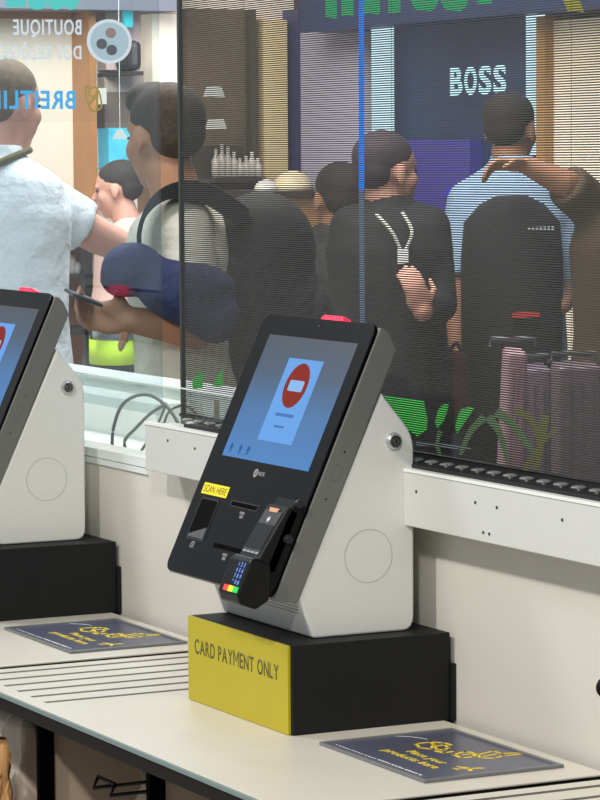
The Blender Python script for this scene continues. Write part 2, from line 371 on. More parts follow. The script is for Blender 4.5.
def kiosk():
    t = thing('checkout_kiosk', (-.19, .13, H), 'x', 'kiosk', 'self checkout kiosks on the counter')
    # white foot
    prof = [(.0585, H+.0005), (.0355, .185), (.1700, .4700)]
    c0 = [(.1770, .4595), (.2045, .4270), (.2115, .4180), (.2165, .4090), (.2198, .3985), (.2212, .3860)]
    c1 = [(.2205, .149), (.2195, .140), (.2165, .133), (.211, .1285), (.204, H+.0005)]
    x0, x1 = -.335, XK
    poly = prof+c0+c1
    MB().prism([V((x1, y, z)) for y, z in poly], (x0-x1, 0, 0)).build('foot_shell', white_pc, t, bevel=.0035, seg=3)
    # vent dots on sloping underside
    vd = MB(); a = V((0, .0585, H)); b = V((0, .0355, .185)); d = (b-a); n_ = V((0, -d.z, d.y)).normalized()
    for j in range(4):
        for i in range(46):
            q = a+d*(.60+.085*j); x = x0+.02+i*.0057
            vd.cyl(V((x, q.y, q.z))+n_*.0002, n_*.0004, .0011, 6)
    vd.build('vent_holes', mat('vent_dark', (70, 66, 62), .7), t)
    # disc outline and lock on the right cheek
    ring = MB(); c = V((XK, .1467, .2385)); R_ = .0385
    for k in range(64):
        a0, a1 = 2*PI*k/64, 2*PI*(k+1)/64
        ring.prism([c+V((0, math.cos(x)*r, math.sin(x)*r)) for x, r in ((a0, R_), (a1, R_), (a1, R_-.0007), (a0, R_-.0007))], (.0003, 0, 0))
    ring.build('blank_cover', mat('seam_grey', (150, 150, 146), .6), t)
    kc = V((XK, .1872, .4004))
    lk = MB().cyl(kc, (.004, 0, 0), .0130, 32, .0122).cyl(kc+V((.004, 0, 0)), (.004, 0, 0), .0118, 32, .0095).build('key_lock', chrome, t, smooth=False)
    MB().cyl(kc+V((.0080, 0, 0)), (.0008, 0, 0), .0080, 24).build('lock_ring', mat('lock_dark', (110, 106, 100), .35, 1), lk)
    MB().cyl(kc+V((.0088, 0, 0)), (.0010, 0, 0), .0052, 24).build('lock_core', mat('lock_mid', (170, 165, 158), .25, 1), lk)
    MB().box((kc.x+.0098, kc.y-.0008, kc.z-.003), (kc.x+.0102, kc.y+.0008, kc.z+.003)).build('keyhole', hole, lk)
    # grey housing
    hp = [(-.414, .0), (-.4165, .006), (-.4165+.0105-.0, .0365), (-.0218, .0365), (-.006, .018), (-.0015, .006), (-.003, .0)]
    MB().prism([P(.0015, v, o) for v, o in hp], (-.3595, 0, 0)).build('housing', grey_pc, t, bevel=.0012)
    # seam between housing and glass, then black front glass with round corners
    fr = [(u, v) for u, v in rrect(-.3565, -.0015, -.4140, -.0005, .016, 8)]
    MB().prism([P(u, v, .0) for u, v in fr], N*-.0015).build('front_gasket', hole, t)
    fr = [(u, v) for u, v in rrect(-.3580, -.0035, -.4155, .0005, .017, 8)]
    MB().prism([P(u, v, -.0015) for u, v in fr], N*-.0035).build('front_panel', black_gloss, t, bevel=.0008)
    F0 = -.0050
    PF = lambda u, v, off=0: P(u+.0065, v, off)
    # touch screen
    s = MB().prism([PF(u, v, F0) for u, v in ((-.323, -.2275), (-.042, -.2275), (-.042, -.0313), (-.323, -.0313))], N*-.0004).build('touch_screen', scr_m, t)
    MB().prism([PF(u, v, F0-.0004) for u, v in ((-.2315, -.1945), (-.1208, -.1945), (-.1208, -.0642), (-.2305, -.0642))], N*-.0002).build('dialog_card', card_m, s)
    MB().prism([PF(-.1765+.0350*math.cos(a), -.1055+.0350*math.sin(a), F0-.0006) for a in [2*PI*k/48 for k in range(48)]], N*-.0002).build('stop_symbol', red_m, s)
    MB().prism([PF(u, v, F0-.0008) for u, v in rrect(-.1985, -.1535, -.1145, -.0975, .003)], N*-.0002).build('stop_bar', bar_m, s)
    tx = MB(); rr = random.Random(3)
    for (ua, ub, v, hh) in ((-.205, -.150, -.1545, .0048), (-.196, -.168, -.1720, .0034)):
        u = ua
        while u < ub:
            w = rr.uniform(.0018, .0036); tx.prism([PF(a_, b_, F0-.0006) for a_, b_ in ((u, v), (u+w, v), (u+w, v+hh), (u, v+hh))], N*-.0001); u += w+.0012
    tx.build('message_lines', txt_m, s)
    im = MB()
    for u in (-.303, -.272, -.246): im.prism([PF(u+.0045*math.cos(a), -.2120+.0060*math.sin(a), F0-.0004) for a in [2*PI*k/10 for k in range(10)]], N*-.0002); im.prism([PF(u+a_, -.2200+b_, F0-.0004) for a_, b_ in ((-.006, 0), (.006, 0), (.006, .0016), (-.006, .0016))], N*-.0002)
    im.build('function_icons', lightmat('icon_navy', (62, 116, 176), .8), s)
    # camera eye, emblem, sticker
    MB().cyl(PF(-.1787, -.0115, F0), N*-.0006, .0028, 16).build('camera_eye', mat('lens_dark', (52, 50, 56), .2), t)
    em = MB()
    for k in range(28):
        a0, a1 = 2*PI*k/28, 2*PI*(k+1)/28
        em.prism([PF(-.1955+.0066*math.cos(x)*f, -.2445+.0066*math.sin(x)*f, F0) for x, f in ((a0, 1), (a1, 1), (a1, .72), (a0, .72))], N*-.0002)
    em.prism([PF(u, v, F0) for u, v in ((-.1985, -.249), (-.1965, -.249), (-.1965, -.240), (-.1985, -.240))], N*-.0002).prism([PF(u, v, F0) for u, v in ((-.1945, -.249), (-.1925, -.249), (-.1925, -.240), (-.1945, -.240))], N*-.0002)
    text(em, 'NCR', .0088, PF(-.1865, -.2475, F0), (1, 0, 0), T, .0002, 'LEFT', .02)
    em.build('maker_emblem', mat('emblem_grey', (150, 150, 150), .6), t)
    st = MB().prism([PF(u, v, F0) for u, v in ((-.343, -.2907), (-.2572, -.2907), (-.2572, -.2732), (-.343, -.2732))], N*-.0003).build('scan_sticker', mat('sticker_yellow', (246, 222, 10), .45), t)
    st['label'] = 'yellow SCAN HERE sticker'
    tx = MB(); text(tx, 'SCAN HERE', .0150, PF(-.3385, -.2870, F0-.0003), (1, 0, 0), T, .0002, 'LEFT', .0)
    xs = [v.co.x for v in tx.bm.verts]; k = .076/(max(xs)-min(xs)); q0 = min(xs)
    for v in tx.bm.verts: v.co.x = q0+(v.co.x-q0)*k
    tx.build('sticker_lettering', mat('near_black_print', (52, 48, 20), .6), st)
    # scanner window: frame, black well, grey sloping foot
    w = MB().prism([PF(u, v, F0) for u, v in rrect(-.3340, -.2735, -.3625, -.2955, .005)], N*-.0008).build('scanner_window', mat('window_rim', (34, 34, 36), .25), t)
    MB().prism([PF(u, v, F0-.0008) for u, v in rrect(-.3310, -.2765, -.3590, -.2985, .004)], N*-.0003).build('window_glass', mat('window_black', (2, 2, 2), .6, spec=.05), w)
    MB().prism([PF(u, v, F0-.0011) for u, v in ((-.3290, -.3585), (-.2780, -.3585), (-.2780, -.3400), (-.3290, -.3545))], N*-.0003).build('window_ledge', mat('ledge_grey', (84, 84, 86), .35), w)
    im = MB()
    for i in range(5):
        for j in range(4):
            if (i*j+i+j) % 5 != 3: im.prism([PF(-.3125+i*.0026+a_, -.3745+j*.0026+b_, F0) for a_, b_ in ((0, 0), (.0024, 0), (.0024, .0024), (0, .0024))], N*-.0002)
    im.build('barcode_icon', mat('icon_grey', (120, 120, 122), .7, spec=.1), t)
    # printer slots
    MB().prism([PF(u, v, F0) for u, v in ((-.2370, -.3005), (-.1480, -.3005), (-.1410, -.2905), (-.2370, -.2905))], N*-.0004).build('receipt_slot', mat('slot_gloss', (40, 38, 42), .3), t)
    MB().prism([PF(u, v, F0-.0004) for u, v in ((-.2330, -.2988), (-.1520, -.2988), (-.1450, -.2925), (-.2330, -.2925))], N*-.0002).build('slot_mouth', hole, t)
    MB().prism([PF(u, v, F0) for u, v in ((-.2370, -.3655), (-.1450, -.3655), (-.1450, -.3585), (-.2370, -.3585))], N*-.0004).build('voucher_slot', hole, t)
    im = MB()
    for (u, v) in ((-.1880, -.3090), (-.1910, -.3745)):
        im.prism([PF(u+a_, v+b_, F0) for a_, b_ in ((-.008, 0), (.008, 0), (.006, .0042), (-.008, .0042))], N*-.0002)
        im.build('slot_icon', MATS['icon_grey'], t); im = MB()
        im.prism([PF(u+a_, v+b_, F0) for a_, b_ in ((-.005, -.006), (.006, -.006), (.006, -.0012), (-.005, -.0012))], N*-.0002)
        im.build('slot_icon', MATS['icon_grey'], t); im = MB()
    MB().prism([P(u, v, F0) for u, v in ((-.042, -.385), (-.024, -.385), (-.024, -.2690), (-.042, -.2690))], N*-.0004).build('terminal_recess', hole, t)
    # beacon on top
    MB().prism([P(u, v, .006) for u, v in ((-.201, -.004), (-.128, -.004), (-.131, .0085), (-.137, .0115), (-.192, .0115), (-.198, .0085))], N*.016).build('beacon', beacon, t, bevel=.002, seg=3)
    # usb flap and pinholes on the housing edge
    for v in (-.185, -.257): MB().cyl(P(.0016, v, .018), (.0006, 0, 0), .0012, 10).build('pinhole', hole, t)
    fl = MB(); q = [P(.0016, v, o) for v, o in ((-.205, .013), (-.205, .023), (-.228, .023), (-.228, .013))]
    for a_, b_ in zip(q, q[1:]+q[:1]): fl.tube([a_, b_], .0004, 6)
    fl.build('port_flap', mat('flap_line', (92, 92, 88), .6), t)
    # card terminal held off the panel
    ct = MB().prism([P(.0, v, o) for v, o in ((-.2890, -.012), (-.2870, -.0285), (-.2945, -.0330), (-.3740, -.0460), (-.3850, -.0200), (-.3800, -.012))], (-.0630, 0, 0)).build('card_terminal', mat('terminal_black', (11, 11, 12), .5, spec=.25), t, bevel=.003, seg=3)
    d1 = (P(0, -.3740, -.0460)-P(0, -.2945, -.0330)).normalized(); nn = V((1, 0, 0)).cross(d1).normalized()
    if nn.y > 0: nn = -nn
    O = P(-.0315, -.2945, -.0330)
    def TP(a_, l, h_=0): return O+V((a_, 0, 0))+d1*l+nn*h_
    MB().prism([TP(a_, l) for a_, l in ((-.026, .004), (.026, .004), (.026, .072), (-.026, .072))], nn*.0012).build('terminal_face', mat('terminal_grey', (50, 50, 52), .35, spec=.4), ct)
    MB().prism([TP(a_, l, .0012) for a_, l in rrect(-.0245, .0245, .026, .0655, .002)], nn*.0007).build('terminal_screen', mat('dead_display', (24, 24, 26), .15), ct)
    MB().prism([TP(a_, l, .0012) for a_, l in ((-.015, .0), (.015, .0), (.011, .0065), (-.011, .0065))], nn*.0010).build('orange_label', mat('orange_label', (205, 150, 110), .5), ct)
    im = MB().cyl(TP(.0, .0185, .0012), nn*.0008, .0056, 20).build('contactless_button', mat('contactless_grey', (118, 118, 122), .4), ct)
    MB().cyl(TP(.0, .0185, .0020), nn*.0004, .0026, 14).build('contactless_mark', wprint, im)
    for i in range(4): MB().prism([TP(-.0235+i*.0125+a_, .0695+l, .0010) for a_, l in ((0, 0), (.0095, 0), (.0095, .0030), (0, .0030))], nn*.0006).build('function_key', mat('key_grey', (150, 150, 152), .4), ct)
    # keypad lump under it, tilted out
    kp = MB().prism([P(.012, v, o) for v, o in ((-.3735, -.0300), (-.3725, -.0560), (-.3790, -.0620), (-.4290, -.0620), (-.4410, -.0520), (-.4390, -.0260), (-.4200, -.0120))], (-.0640, 0, 0)).build('keypad', mat('keypad_black', (9, 9, 10), .35, spec=.25), ct, bevel=.0035, seg=3)
    d2 = (P(0, -.4290, -.0620)-P(0, -.3790, -.0620)).normalized(); n2 = V((1, 0, 0)).cross(d2).normalized()
    if n2.y > 0: n2 = -n2
    O2 = P(-.0520, -.3790, -.0620)
    def KP(a_, l, h_=0): return O2+V((a_, 0, 0))+d2*l+n2*h_
    dg = MB()
    for r_, row in enumerate(('123', '456', '789', '*0#')):
        for c_, ch in enumerate(row): text(dg, ch, .0085, KP(.0350+c_*.0088, .0110+r_*.0086, .0004), (1, 0, 0), -d2, .0002, 'CENTER', .03)
    dg.build('lit_digits', lightmat('digit_blue', (120, 160, 250), 1.1), kp)
    for i, (nm, cc) in enumerate((('red_key', (240, 60, 50)), ('yellow_key', (245, 225, 40)), ('green_key', (40, 190, 80)))):
        MB().prism([KP(.0170+i*.0150+a_, .0405+l, .0003) for a_, l in ((0, 0), (.0140, 0), (.0140, .0085), (0, .0085))], n2*.0012).build(nm, mat(nm, cc, .4, emit=cc, es=.35), kp)
    # bracket and its two knobs
    MB().prism([P(.0, v, o) for v, o in ((-.278, -.0055), (-.275, -.024), (-.300, -.028), (-.400, -.030), (-.424, -.016), (-.412, -.0055))], (-.058, 0, 0)).build('terminal_bracket', black_plastic, t, bevel=.002)
    for v, o in ((-.2787, -.0195), (-.3302, -.0150), (-.3940, -.0300)): MB().cyl(P(.0, v, o), (.007, 0, 0), .0072, 20, .0060).build('bracket_knob', mat('knob_grey', (34, 34, 36), .45, spec=.3), t, bevel=.001)
    return t
kA = kiosk(); kA['label'] = 'white and grey self checkout kiosk on the yellow fronted plinth in the centre'

# second kiosk, one bay further along
def proj(p):
    v = V(p)-CAM; return 300+FOC*v.dot(RT)/v.dot(FW), 400-FOC*v.dot(UU)/v.dot(FW)
DX = -1.186
def shift(o, dx): o.location.x += dx; return o
pB = shift(copy_tree(pA), DX); pB['label'] = 'black plinth at left edge under the further kiosk'
kB = shift(copy_tree(kA), DX-.012); kB['label'] = 'white and grey self checkout kiosk at left edge, cut off by the frame'

# bits at the right frame edge
p = onY(609.5, 687, .24)  # unidentified black item, shaped as a plain rounded knob
MB_ = MB().ell(p, (V((.011, 0, 0)), V((0, .02, 0)), V((0, 0, .016)))); tag(MB_.build('wall_knob', black_plastic, smooth=True), 'black rounded bumper on the wall at the right edge', 'knob')
p = onZ(607, 800, 0)
tag(MB().tube([(.553, .180, .0005), (.553, .180, .03), (.553, .180, .034)], .018, 28, [.016, .018, .0188]).build('white_cup', mat('white_plastic', (240, 240, 238), .4)), 'white round cup cut off by the right edge above the lower worktop', 'cup')

# ================================================================== LED MESH SCREEN
SY = .306
SX0 = onY(181, 300, SY).x; SX1 = 1.0; SZ0 = onY(600, 492, SY).z; SZ1 = 1.34
led = thing('mesh_screen', (0, SY, SZ0), 'dark transparent screen of thin horizontal slats hanging behind the white rail', 'screen')
mb = MB(); pitch = .00342; z = SZ0; verts = []
nsl = int((SZ1-SZ0)/pitch)
for k in range(nsl):
    zz = SZ0+k*pitch
    mb.box((SX0, SY, zz), (SX1, SY+.0016, zz+.00205))
mb.build('slat_panel', slatm, led, fix=False)
mb = MB()
x = SX0+.25
while x < SX1: mb.box((x, SY+.0018, SZ0), (x+.0004, SY+.0022, SZ1)); x += .5
mb.build('carrier_wires', slatm, led)
MB().box((SX0-.004, SY-.001, SZ0-.02), (SX0+.004, SY+.006, SZ1)).build('side_profile', mat('profile_dark', (58, 62, 60), .4), led)
MB().box((onY(184, 440, .2175).x, .2175, .3562), (SX1, SY+.012, .3660)).box((SX0, SY-.006, .3660), (SX1, SY+.010, SZ0+.006)).build('bottom_tray', mat('tray_black', (16, 17, 18), .5), led)
cm = mat('connector_grey', (130, 132, 128), .4, .3)
x = onY(188, 440, .25).x
while x < SX1:
    MB().ell((x, .250, .3672), (V((.012, 0, 0)), V((0, .011, 0)), V((0, 0, .0030))), 14, 6).build('connector', cm, led, smooth=True)
    MB().cyl((x+.022, .236, .3660), (0, 0, .004), .0025, 8).build('pin', cm, led)
    x += .0435
for a in ((415, 437, 462, 470), (505, 527, 477, 487)):
    q = [onY(a[0], a[2]-1, SY-.016), onY((a[0]+a[1])/2, a[2]+1, SY-.018), onY(a[1], a[3]+2, SY-.016)]
    MB().tube(smoothpath(q), .0009, 6).build('loose_wire', mat('loose_wire', (120, 122, 120), .4), led, smooth=True)
def strip(name, pts, y, m_, par, th=.0012):
    q = [onY(px, py, y) for px, py in pts]; return MB().prism([V((p_.x, y, p_.z)) for p_ in q], (0, th, 0)).build(name, m_, par)
BY = SY+.006
strip('blue_light_line', ((358.6, -60), (363.4, -60), (363.6, 190), (358.8, 190)), BY, lightmat('led_blue', (22, 130, 255), 1.5), led)
strip('dim_light_line', ((358.8, 190), (363.2, 190), (364.2, 330), (360, 330)), BY, lightmat('led_pale', (125, 150, 178), .8), led)
g1 = lightmat('led_green', (74, 205, 86), 1.0); g2 = lightmat('led_leaf_dim', (120, 160, 108), .7); g3 = lightmat('led_olive', (150, 150, 84), .65)
for pts in (((384, 396), (400, 397), (423, 400), (427, 420), (426, 430), (417, 436), (400, 424)), ((435, 422), (438, 410), (442, 405), (448, 403), (447, 410), (443, 421), (437, 428)),
            ((455, 427), (458, 415), (462, 408), (474, 407), (470, 414), (463, 424), (457, 433)), ((193, 389), (192, 380), (197, 376), (203, 370), (202, 388)), ((212, 386), (217, 377), (222, 369), (223, 386))):
    strip('lit_leaf', pts, BY, g1, led)
def ribbon(pts, w0, w1, m_):
    pts = smoothpath([V((a, b, 0)) for a, b in pts], 5); n = len(pts); L = []; R = []
    for i, p_ in enumerate(pts):
        d = (pts[min(i+1, n-1)]-pts[max(i-1, 0)]).normalized(); q = V((-d.y, d.x, 0))*(w0+(w1-w0)*i/(n-1))/2; L.append(p_+q); R.append(p_-q)
    mb = MB()
    for i in range(n-1):
        qs = [onY(a.x, a.y, BY) for a in (L[i], L[i+1], R[i+1], R[i])]; mb.prism([V((q.x, BY, q.z)) for q in qs], (0, .001, 0))
    bmesh.ops.remove_doubles(mb.bm, verts=mb.bm.verts, dist=1e-5)
    mb.build('palm_frond', m_, led)
ribbon([(484, 417), (470, 432), (460, 455)], 8, 3, g2); ribbon([(488, 417), (500, 434), (507, 462)], 9, 3, g2); ribbon([(496, 412), (514, 426), (532, 452)], 10, 4, g2)
ribbon([(515, 410), (533, 422), (540, 452)], 8, 3, g3); ribbon([(545, 415), (541, 440), (536, 470)], 9, 4, g3); ribbon([(440, 430), (437, 445), (441, 458)], 4, 3, g2); ribbon([(524, 470), (540, 445), (556, 428)], 5, 3, g3)
strip('lit_text_band', ((416, 441), (470, 447), (470, 450), (416, 445)), BY, lightmat('led_band', (150, 165, 175), .55), led)
strip('lit_text_band', ((214, 400), (219, 400), (219, 432), (214, 432)), BY, g3, led)

# cables behind the low glass
def cable(pts, y, label, r=.0032):
    q = [onY(a, b, y) for a, b in pts]; o = MB().tube(smoothpath(q, 8), r, 10).build('cable', cablem, smooth=True); return tag(o, label, 'cable', None)
cable([(112, 447), (113.5, 428), (121, 407), (133, 397), (148, 395), (162, 402), (172, 413), (180, 427)], .36, 'thick grey cable looping highest behind the low glass')
cable([(126, 450), (125, 440), (137, 427), (150, 414), (163, 406), (166, 404)], .40, 'grey cable running slantwise under the highest loop')
cable([(159, 422), (163, 412), (166, 404), (161, 403)], .385, 'short thin grey cable hanging from the slanting one', .0022)
cable([(164, 424), (169, 412), (180, 406), (190, 408), (196, 414)], .35, 'thin grey cable arching in front of the mesh screen edge', .0022)
cable([(140, 453), (146, 444), (152, 436)], .35, 'short grey cable end beside the left end of the white rail', .0028)

exec_people = True
# ================================================================== PEOPLE
RH = V((RT.x, RT.y, 0)).normalized(); BH = V((FW.x, FW.y, 0)).normalized(); ZZ = V((0, 0, 1))   # picture right, away, up
def vec(r, b, u=0): return (RH*r+BH*b+ZZ*u).normalized()
def ring(c, S, F_, rx, ry, n=20): return [c+S*math.cos(a)*rx+F_*math.sin(a)*ry for a in [2*PI*k/n for k in range(n)]]
def hand(mb, wrist, D, Nn, curl=.9, s=1.0, thumb=1):
    D = D.normalized(); Nn = (Nn-D*Nn.dot(D)).normalized(); S = D.cross(Nn)*thumb
    pc = wrist+D*.045*s
    mb.ell(pc, (D*.050*s, S*.041*s, Nn*.016*s), 14, 8)
    for i, (so, L) in enumerate(((.029, .070), (.010, .078), (-.010, .073), (-.028, .058))):
        p_ = wrist+D*.082*s+S*so*s; d = D; seg = [L*.45*s, L*.32*s, L*.25*s]; r = .0088*s; mb.cap(wrist+D*.045*s+S*so*.8*s, p_, r, r)
        for j, l in enumerate(seg):
            a = curl*(.7 if j == 0 else .9)
            d = (d*math.cos(a)+Nn*math.sin(a)).normalized(); Nn2 = Nn
            q = p_+d*l; mb.cap(p_, q, r, r*.9); p_ = q; r *= .92
    b0 = wrist+D*.02*s+S*.03*s; b1 = b0+(D*.6+S*.75+Nn*.35).normalized()*.042*s; b2 = b1+(D*.75+S*.1+Nn*.65).normalized()*.034*s
    mb.cap(b0, b1, .012*s, .010*s); mb.cap(b1, b2, .010*s, .0085*s)
def head(body, c, F_, s=1.0, up=ZZ):
    F_ = F_.normalized(); S = F_.cross(up).normalized(); U = S.cross(F_)
    g = lambda f, si, u: c+F_*f*s+S*si*s+U*u*s
    E = lambda p_, a, b, d: body.ell(p_, (F_*a*s, S*b*s, U*d*s))
    E(g(-.012, 0, .030), .098, .077, .088); E(g(.022, 0, -.030), .068, .062, .082); E(g(.045, 0, -.088), .035, .032, .026)
    E(g(.072, 0, .022), .020, .050, .012)
    body.cap(g(.082, 0, .010), g(.106, 0, -.026), .008*s, .0125*s)
    E(g(.083, 0, -.056), .014, .026, .0065); E(g(.083, 0, -.067), .013, .022, .0065)
    for k in (-1, 1):
        E(g(-.010, k*.079, -.010), .019, .008, .032); E(g(.045, k*.045, -.025), .030, .020, .030)
    return g, S, U
def person(label, pt, headp, face, neckp, hipp, shL, shR, arms, skin, shirt, pants, hairm, t, hairstyle='short', tshirt=True, up=ZZ, hs=1.0, torso_dir=None, bulk=1.0, headup=ZZ, armk=1.0):
    """joints are picture points with distances; arms: list of (shoulder, elbow, wrist, handdir, palmnormal, curl, thumb, sleeve)"""
    hip = at(*hipp); neck = at(*neckp); hc = at(*headp)
    root = thing('person', (hip.x, hip.y, -UP), label, 'person')
    SL, SR = at(*shL), at(*shR); S = (SR-SL).normalized(); F_ = S.cross(ZZ).normalized() if torso_dir is None else torso_dir
    Sx = F_.cross(ZZ).normalized(); half = (SR-SL).length/2
    body = MB(); g, hS, hU = head(body, hc, face, hs, headup)
    body.cap(hc-V((0, 0, .07*hs))-face.normalized()*.02, neck-V((0, 0, .03)), .056*hs, .062*hs)
    d = neck-hip
    prof = [(-.02, .165, .105), (.12, .160, .11), (.32, .145, .10), (.55, .165, .115), (.75, .185*1.0, .12), (.90, .165, .10), (.97, .10, .075), (1.0, .065, .06)]
    body.loft([ring(hip+d*f, Sx, F_, rx*.93*bulk, ry*.93*bulk) for f, rx, ry in prof])
    ft = []
    for k in (-1, 1):
        h0 = hip+Sx*k*.09; h0.z = hip.z-.02; kn = h0+Sx*k*.02+F_*.02; kn.z = -UP+.47+(hip.z+UP-.92)*.5; an = kn-F_*.03; an.z = -UP+.09
        body.cap(h0, kn, .085, .055); body.cap(kn, an, .055, .038); toe = an+F_*.17; toe.z = -UP+.035; body.cap(an-F_*.02-ZZ*.04, toe, .038, .03); ft.append((h0, kn, an, toe))
    for a in arms:
        s0, el, wr = at(*a[0]), at(*a[1]), at(*a[2])
        body.cap(s0, el, .050*armk, .042*armk); body.cap(el, wr, .043*armk, .028*armk); hand(body, wr, a[3], a[4], a[5], armk, a[6])
    body.build('body', skin, root, remesh=.0075)
    cl = MB()
    prof2 = [(-.10, .185, .130), (.05, .180, .128), (.32, .170, .122), (.55, .180, .130), (.75, .195, .135), (.90, .172, .112), (.97, .108, .085), (1.005, .072, .068)]
    cl.loft([ring(hip+d*f, Sx, F_, rx*bulk, ry*bulk) for f, rx, ry in prof2])
    cl.loft([ring(neck-d.normalized()*.03, Sx, F_, .078*hs, .078*hs), ring(neck+d.normalized()*.028-F_*.004, Sx, F_, .070*hs, .070*hs)])
    for a in arms:
        s0, el, wr = at(*a[0]), at(*a[1]), at(*a[2]); f = a[7]
        cl.sph(s0, .070*armk)
        inn = neck*.35+s0*.65-ZZ*.02; cl.cap(inn, s0, .075*armk, .070*armk)
        if f <= 1: e = s0+(el-s0)*f; cl.cap(s0, e, .070*armk, .066*armk, False)
        else:
            cl.cap(s0, el, .070*bulk, .054*bulk); e = el+(wr-el)*(f-1); cl.cap(el, e, .054*bulk, .042, False)
    o = cl.build('shirt', shirt, root, remesh=.011)
    tr_ = MB(); tr_.loft([ring(hip+d*f, Sx, F_, rx*bulk, ry*bulk) for f, rx, ry in ((-.16, .165, .125), (-.02, .176, .124), (.10, .168, .118))])
    for h0, kn, an, toe in ft: tr_.cap(h0, kn, .100, .072); tr_.cap(kn, an+ZZ*.02, .072, .060, False)
    tr_.build('trousers', pants, root, remesh=.012)
    for h0, kn, an, toe in ft: MB().cap(an-F_*.03-ZZ*.045, toe, .046, .038).build('shoe', mat('shoe_dark', (40, 38, 38), .6), root, remesh=.01)
    hr = MB(); E = lambda p_, a, b, dd: hr.ell(p_, (face.normalized()*a*hs, hS*b*hs, hU*dd*hs))
    E(g(-.022, 0, .046), .100, .081, .080); E(g(-.052, 0, .012), .064, .070, .066)
    if hairstyle == 'quiff': E(g(.035, 0, .095), .065, .060, .035); E(g(.065, 0, .085), .038, .050, .030)
    if hairstyle == 'long': E(g(-.055, 0, -.06), .055, .085, .12)
    if hairstyle == 'cap': E(g(-.005, 0, .055), .108, .088, .080)
    hr.build('hair' if hairstyle != 'cap' else 'cap', hairm, root, remesh=.007)
    for k in (-1, 1): MB().ell(g(.078, k*.032, .004), (face.normalized()*.007*hs, hS*.012*hs, hU*.005*hs), 10, 6).build('eye', mat('eye_dark', (60, 48, 42), .3), root, smooth=True)
    return root
hair_br = mat('hair_brown', (112, 92, 72), .8, noise=.3, nscale=90, bump=.5); hair_dk = mat('hair_dark', (44, 36, 32), .8, noise=.3, nscale=90, bump=.5)
polo = mat('pale_blue_polo', (222, 228, 232), .8, noise=.04, nscale=7, bump=.7, bdist=.05); beige = mat('beige_shirt', (212, 205, 188), .8, noise=.04, nscale=7, bump=.7, bdist=.05)
greyp = mat('grey_trousers', (124, 124, 124), .8, noise=.08, nscale=8, bump=.7, bdist=.05); beigep = mat('stone_trousers', (214, 206, 196), .8, noise=.04, nscale=8, bump=.7, bdist=.05)
# man in the pale polo, back to us
t1 = 7.6
m1 = person('man in pale blue polo shirt with a lanyard, back turned, at left edge', None, (8, 106, t1), vec(.62, .75, -.05), (-4, 156, t1-.02), (8, 392, t1), (-66, 194, t1-.02), (44, 198, t1+.06),
   [((44, 206, t1+.05), (98, 236, t1+.12), (168, 268, t1-.1+.3), vec(1, 0, -.2), vec(0, -.5, -1), .5, 1, .72), ((-70, 202, t1), (-85, 290, t1+.12), (-50, 330, t1+.35), vec(.6, .8), vec(.8, -.6), .6, -1, .7)],
   skin1, polo, greyp, hair_br, t1, torso_dir=vec(.35, .95), bulk=1.0, hs=.97, armk=1.12)
MB().tube(smoothpath([at(-30, 182, t1-.14), at(-8, 167, t1-.13), at(12, 157, t1-.10), at(30, 150, t1-.03)]), .0, 8, [.009]*19).build('lanyard', mat('lanyard_gold', (92, 86, 52), .7, noise=.4, nscale=40), m1, smooth=True)
# man in beige with folded navy jacket and phone
t2 = 7.1
m2 = person('man in beige shirt half turned away with navy jacket on his arm holding a phone', None, (163, 138, t2), vec(-.62, .78, -.05), (183, 203, t2), (196, 415, t2), (178, 228, t2-.16), (186, 228, t2+.18),
   [((180, 228, t2-.17), (196, 330, t2-.20), (132, 320, t2-.26), vec(-1, 0, .12), vec(.1, -.85, .45), 1.15, 1, .55), ((190, 232, t2+.18), (200, 318, t2+.22), (170, 322, t2+.02), vec(-1, -.4, .0), vec(0, -.6, -1), 1.0, 1, .55)],
   skin2, beige, beigep, mat('hair_ash', (60, 48, 38), .85, noise=.4, nscale=80), t2, hairstyle='quiff', torso_dir=vec(-.97, .25), bulk=1.08, hs=1.04, armk=1.1)
jk = MB(); pts = smoothpath([at(126, 270, t2-.27), at(140, 270, t2-.28), at(160, 278, t2-.28), at(186, 288, t2-.28), at(214, 292, t2-.25)], 4)
for p_, r_ in zip(pts, [.072, .076, .078, .076, .070, .064, .060, .058, .058, .062, .066, .07, .074, .076, .076, .072, .065]): jk.sph(p_, r_*.82)
jk.sph(at(121, 276, t2-.28), .050); jk.cap(at(158, 292, t2-.3), at(215, 318, t2-.26), .045, .06)
tag(jk.build('folded_jacket', mat('navy_cloth', (38, 44, 78), .85, noise=.2, nscale=10, bump=.8, bdist=.04), remesh=.01), 'folded navy blue jacket carried on the forearm of the man in beige', 'jacket')
ph = at(80, 296, t2-.30); ux = vec(1, .25, -.42); uy = vec(-.3, .9, .1); uz = ux.cross(uy)
pr = thing('phone', tuple(ph-ZZ*.02), 'dark slim phone held out in the hand of the man in beige', 'phone')
MB().box((-.034, -.060, -.004), (.040, .020, .004), lambda q: ph+ux*q.x+uy*q.y+uz*q.z).build('phone_case', mat('phone_dark', (20, 24, 34), .3), pr, bevel=.003)
MB().box((-.031, -.057, .004), (.037, .017, .0045), lambda q: ph+ux*q.x+uy*q.y+uz*q.z).build('phone_screen', mat('phone_blue', (60, 80, 120), .2), pr)
